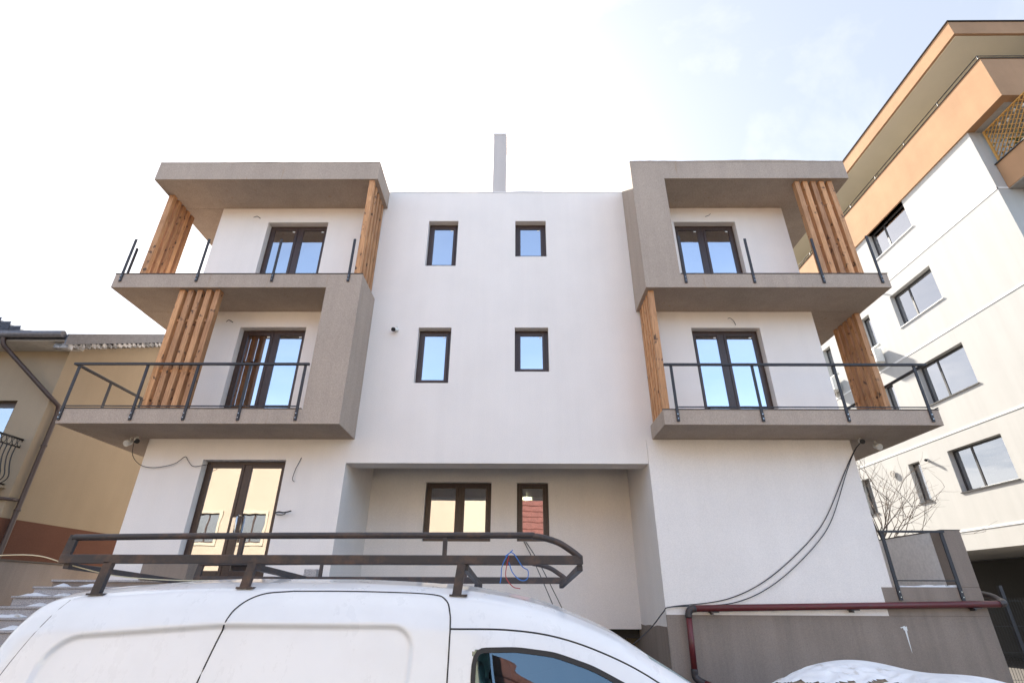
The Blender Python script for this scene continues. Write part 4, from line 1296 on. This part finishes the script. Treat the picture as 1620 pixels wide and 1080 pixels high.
for side in (-1, 1):
    gl = clean(side_g[side]).build('side_window', 'glass_van', van)
    strip(WINC, side, .011, .004, 'window_seal', 'black', gl)
    seams = [
        curve2([(-1.50, .55), (-1.495, 1.1), (-1.478, 1.333), (-1.432, 1.575), (-1.39, 1.66), (-1.30, 1.712), (-1.15, 1.727)]) + curve2([(-1.15, 1.727), (-.8, 1.727), (-.45, 1.716), (-.36, 1.69), (-.33, 1.63), (-.322, 1.56)]),
        curve2([(-.322, 1.56), (-.318, 1.3), (-.32, 1.0), (-.32, .5)]),
        curve2([(-.322, 1.565), (-.05, 1.562), (.18, 1.535), (.40, 1.472), (.62, 1.375), (.85, 1.225), (1.0, 1.08), (1.05, .95), (1.05, .6)]),
        curve2([(-2.47, .5), (-2.46, 1.0), (-2.40, 1.38), (-2.29, 1.68)])]
    for sm in seams[:3]:
        mb = MB(); mb.tube(skin(sm, side, -0.0005), .0042, 5); mb.build('door_seam', 'black', van)
    mb = MB(); mb.tube(skin(seams[3], side, -0.002), .003, 5); mb.build('tailgate_seam', 'bumper', van)
    mb = MB(); mb.tube(skin(curve2([(-2.35, .78), (-1.6, .80), (-.4, .80), (.9, .80)]), side, .004), .02, 6); mb.build('rubbing_strip', 'bumper', van)
    for hx_ in (-.52, -.05):
        mb = MB(); y = VY + side * (yside(hx_, 1.0) + .02); mb.bar((hx_ - .1, y, .99), (hx_ + .1, y, .99), .035, .03); mb.build('door_handle', 'bumper', van)
    for wx in (-1.72, .98):
        y0 = VY + side * .66; y1 = VY + side * .86
        mb = MB(); pts = []
        prof = [(.20, 0.0), (.29, 0.0), (.315, .03), (.32, .10), (.315, .17), (.29, .20), (.20, .20)]
        vs = []; n = 32
        for k in range(n):
            a = 2 * math.pi * k / n
            for r_, o_ in prof:
                vs.append((wx + r_ * math.cos(a), y0 + (y1 - y0) * o_ / .2, .32 + r_ * math.sin(a)))
        q_ = len(prof)
        mb.add(vs, [(k * q_ + j, k * q_ + j + 1, ((k + 1) % n) * q_ + j + 1, ((k + 1) % n) * q_ + j) for k in range(n) for j in range(q_ - 1)], True)
        wh = mb.build('wheel', 'tyre', van)
        mb = MB(); mb.tube([(wx, y0 + side * .04, .32), (wx, y1 - side * .02, .32)], .205, 24)
        for k in range(7):
            a = 2 * math.pi * k / 7
            mb.bar((wx + .04 * math.cos(a), y1 - side * .012, .32 + .04 * math.sin(a)), (wx + .19 * math.cos(a), y1 - side * .012, .32 + .19 * math.sin(a)), .035, .02, (0, 1, 0))
        mb.build('rim', 'rim', wh)
        mb = MB(); mb.tube([(wx, VY + side * .5, .32), (wx, VY + side * .845, .32)], .372, 28); 
        mb.f = mb.f[:-1]; mb.sm = mb.sm[:-1]
        mb.build('wheel_arch', 'black', van, recalc=False)
    # lamps and mirror
    mb = MB(); mb.prism([(-2.64, .80), (-2.55, .80), (-2.55, 1.16), (-2.615, 1.16)], 'Y', VY + side * .70, VY + side * .83); mb.build('tail_light', 'lamp_red', van, bevel=.01)
    mb = MB(); mb.prism([(1.36, .72), (1.63, .70), (1.58, .86), (1.34, .92)], 'Y', VY + side * .50, VY + side * .775); mb.build('headlight', 'lamp_clear', van, bevel=.02)
    mb = MB(); y = VY + side * .87
    mb.prism([(.80, 1.0), (.92, 1.02), (.90, 1.2), (.80, 1.21)], 'Y', y, y + side * .20); mb.build('mirror', 'bumper', van, bevel=.03)
clean(screen_g).build('windscreen', 'glass_van', van)
mb = MB(); mb.box(-2.71, -2.53, VY - .80, VY + .80, .28, .62); mb.build('rear_bumper', 'bumper', van, bevel=.04)
mb = MB(); mb.box(1.50, 1.74, VY - .74, VY + .74, .24, .58); mb.build('front_bumper', 'bumper', van, bevel=.05)
mb = MB(); mb.box(1.64, 1.672, VY - .4, VY + .4, .62, .74); mb.build('grille', 'black', van)
mb = MB(); mb.box(-2.635, -2.55, VY - .62, VY - .02, 1.05, 1.35); mb.box(-2.635, -2.55, VY + .02, VY + .62, 1.05, 1.35); mb.build('rear_window', 'black', van, bevel=.01)
# cabin
mb = MB(); mb.box(-.36, -.34, VY - .68, VY + .68, .3, 1.58); mb.build('bulkhead', 'seat', van)
mb = MB(); mb.box(.78, 1.2, VY - .70, VY + .70, .5, .97); mb.build('dashboard', 'black', van, bevel=.05)
for s in (-1, 1):
    mb = MB()
    mb.prism([(-.22, .45), (.32, .45), (.34, .60), (-.05, .64), (-.17, 1.22), (-.30, 1.20)], 'Y', VY + s * .38 - .25, VY + s * .38 + .25)
    se = mb.build('seat', 'seat', van, bevel=.04)
    mb = MB(); mb.box(-.29, -.17, VY + s * .38 - .14, VY + s * .38 + .14, 1.235, 1.40); mb.build('headrest', 'seat', se, bevel=.05)
mb = MB()
cst = Vector((.62, VY - .38, 1.0))
for k in range(20):
    a0, a1 = 2 * math.pi * k / 20, 2 * math.pi * (k + 1) / 20
    f_ = lambda a: cst + Vector((.08 * math.sin(a), .18 * math.cos(a), .17 * math.sin(a)))
    mb.tube([f_(a0), f_(a1)], .015, 6)
mb.build('steering_wheel', 'black', van)

# ------------------------------------------------------------------ roof rack on the van
rk = thing('roof_rack', 'rusty black welded tube roof rack on top of the white van', 'roof rack', (-1.05, VY, 1.78))
YN, YFAR = 2.98, 4.28
ZN, ZFR = 1.877, 1.815
def rackside(y, zb, x0, x1, zt0, zt1):
    mb = MB(); mb.bar((x0, y, zb), (x1, y, zb + .006), .03, .045); mb.build('lower_bar', 'rack', rk, bevel=.004)
    up_ = [(x0 + .03, y, zt0), (x0 + .9, y, zt0 + .012), (x1 - .42, y, zt1), (x1 - .26, y, zt1 - .003), (x1 - .14, y, zt1 - .03), (x1 - .06, y, zt1 - .075), (x1 - .01, y, zb + .015)]
    mb = MB(); mb.tube(catm(up_, 6), .0165, 10); tb = mb.build('upper_tube', 'rack', rk)
    mb = MB(); mb.bar((x0 + .035, y, zt0 + .012), (x0 + .02, y, zb), .02, .045, (1, 0, 0)); mb.build('end_upright', 'rack', rk)
    for x in (-1.485, -.385):
        mb = MB(); mb.bar((x, y, zb + .02), (x, y, zt0 + .008), .022, .022); mb.build('upright', 'rack', rk)
rackside(YN, ZN, -2.44, .352, 1.985, 2.005)
rackside(YFAR, ZFR, -2.44, .385, 1.925, 1.94)
for x in (-2.40, -1.40, -.27, .335):
    mb = MB(); mb.bar((x, YN, ZN - .032), (x, YFAR, ZFR - .032), .03, .03); mb.build('crossbar', 'rack', rk, bevel=.003)
def roof_at(x, yy):
    zr = interp(ROOF, x); d = abs(yy - VY)
    prev = None
    for p in SECF[len(SECF) // 2:]:
        q = van_pt(x, p, 1)
        if q[1] <= d:
            return q[2]
    return zr
for x in (-2.17, -1.40, -.29):
    for y, zb in ((YN, ZN), (YFAR, ZFR)):
        zr = roof_at(x, y)
        mb = MB(); mb.bar((x - .02, y, zr - .002), (x, y, zb - .015), .045, .03, (0, 1, 0)); ft = mb.build('foot', 'rack', rk)
        mb = MB(); mb.box(x - .055, x + .035, y - .025, y + .025, zr - .004, zr + .005); mb.build('foot_plate', 'rack', ft)
cable('tied_wire', 'bright blue wire tied to the roof rack', [(-.02, 2.955, 1.93), (-.05, 2.95, 1.90), (-.075, 2.95, 1.85), (-.08, 2.95, 1.80), (-.085, 2.955, 1.77)], .0026, 'bluewire', 'wire')
cable('tied_wire', 'blue wire loop hanging under the roof rack', [(-.06, 2.955, 1.90), (-.02, 2.95, 1.915), (.03, 2.95, 1.85), (.06, 2.95, 1.83), (.055, 2.95, 1.79), (.02, 2.95, 1.785), (-.02, 2.95, 1.82), (-.04, 2.95, 1.87)], .0026, 'bluewire', 'wire')
cable('tied_wire', 'thin red wire hanging from the roof rack', [(-.04, 2.955, 1.90), (-.05, 2.95, 1.86), (-.055, 2.95, 1.80), (-.02, 2.96, 1.755), (.02, 2.97, 1.745)], .0024, 'redwire', 'wire')
cable('tied_rope', 'straw coloured rope end trailing from the left rack corner', [(-2.95, 2.98, 1.885), (-2.6, 2.98, 1.895), (-2.4, 3.0, 1.85), (-2.2, 3.1, 1.80), (-2.0, 3.3, 1.785), (-1.85, 3.5, 1.79)], .0028, 'yellowrope', 'rope')
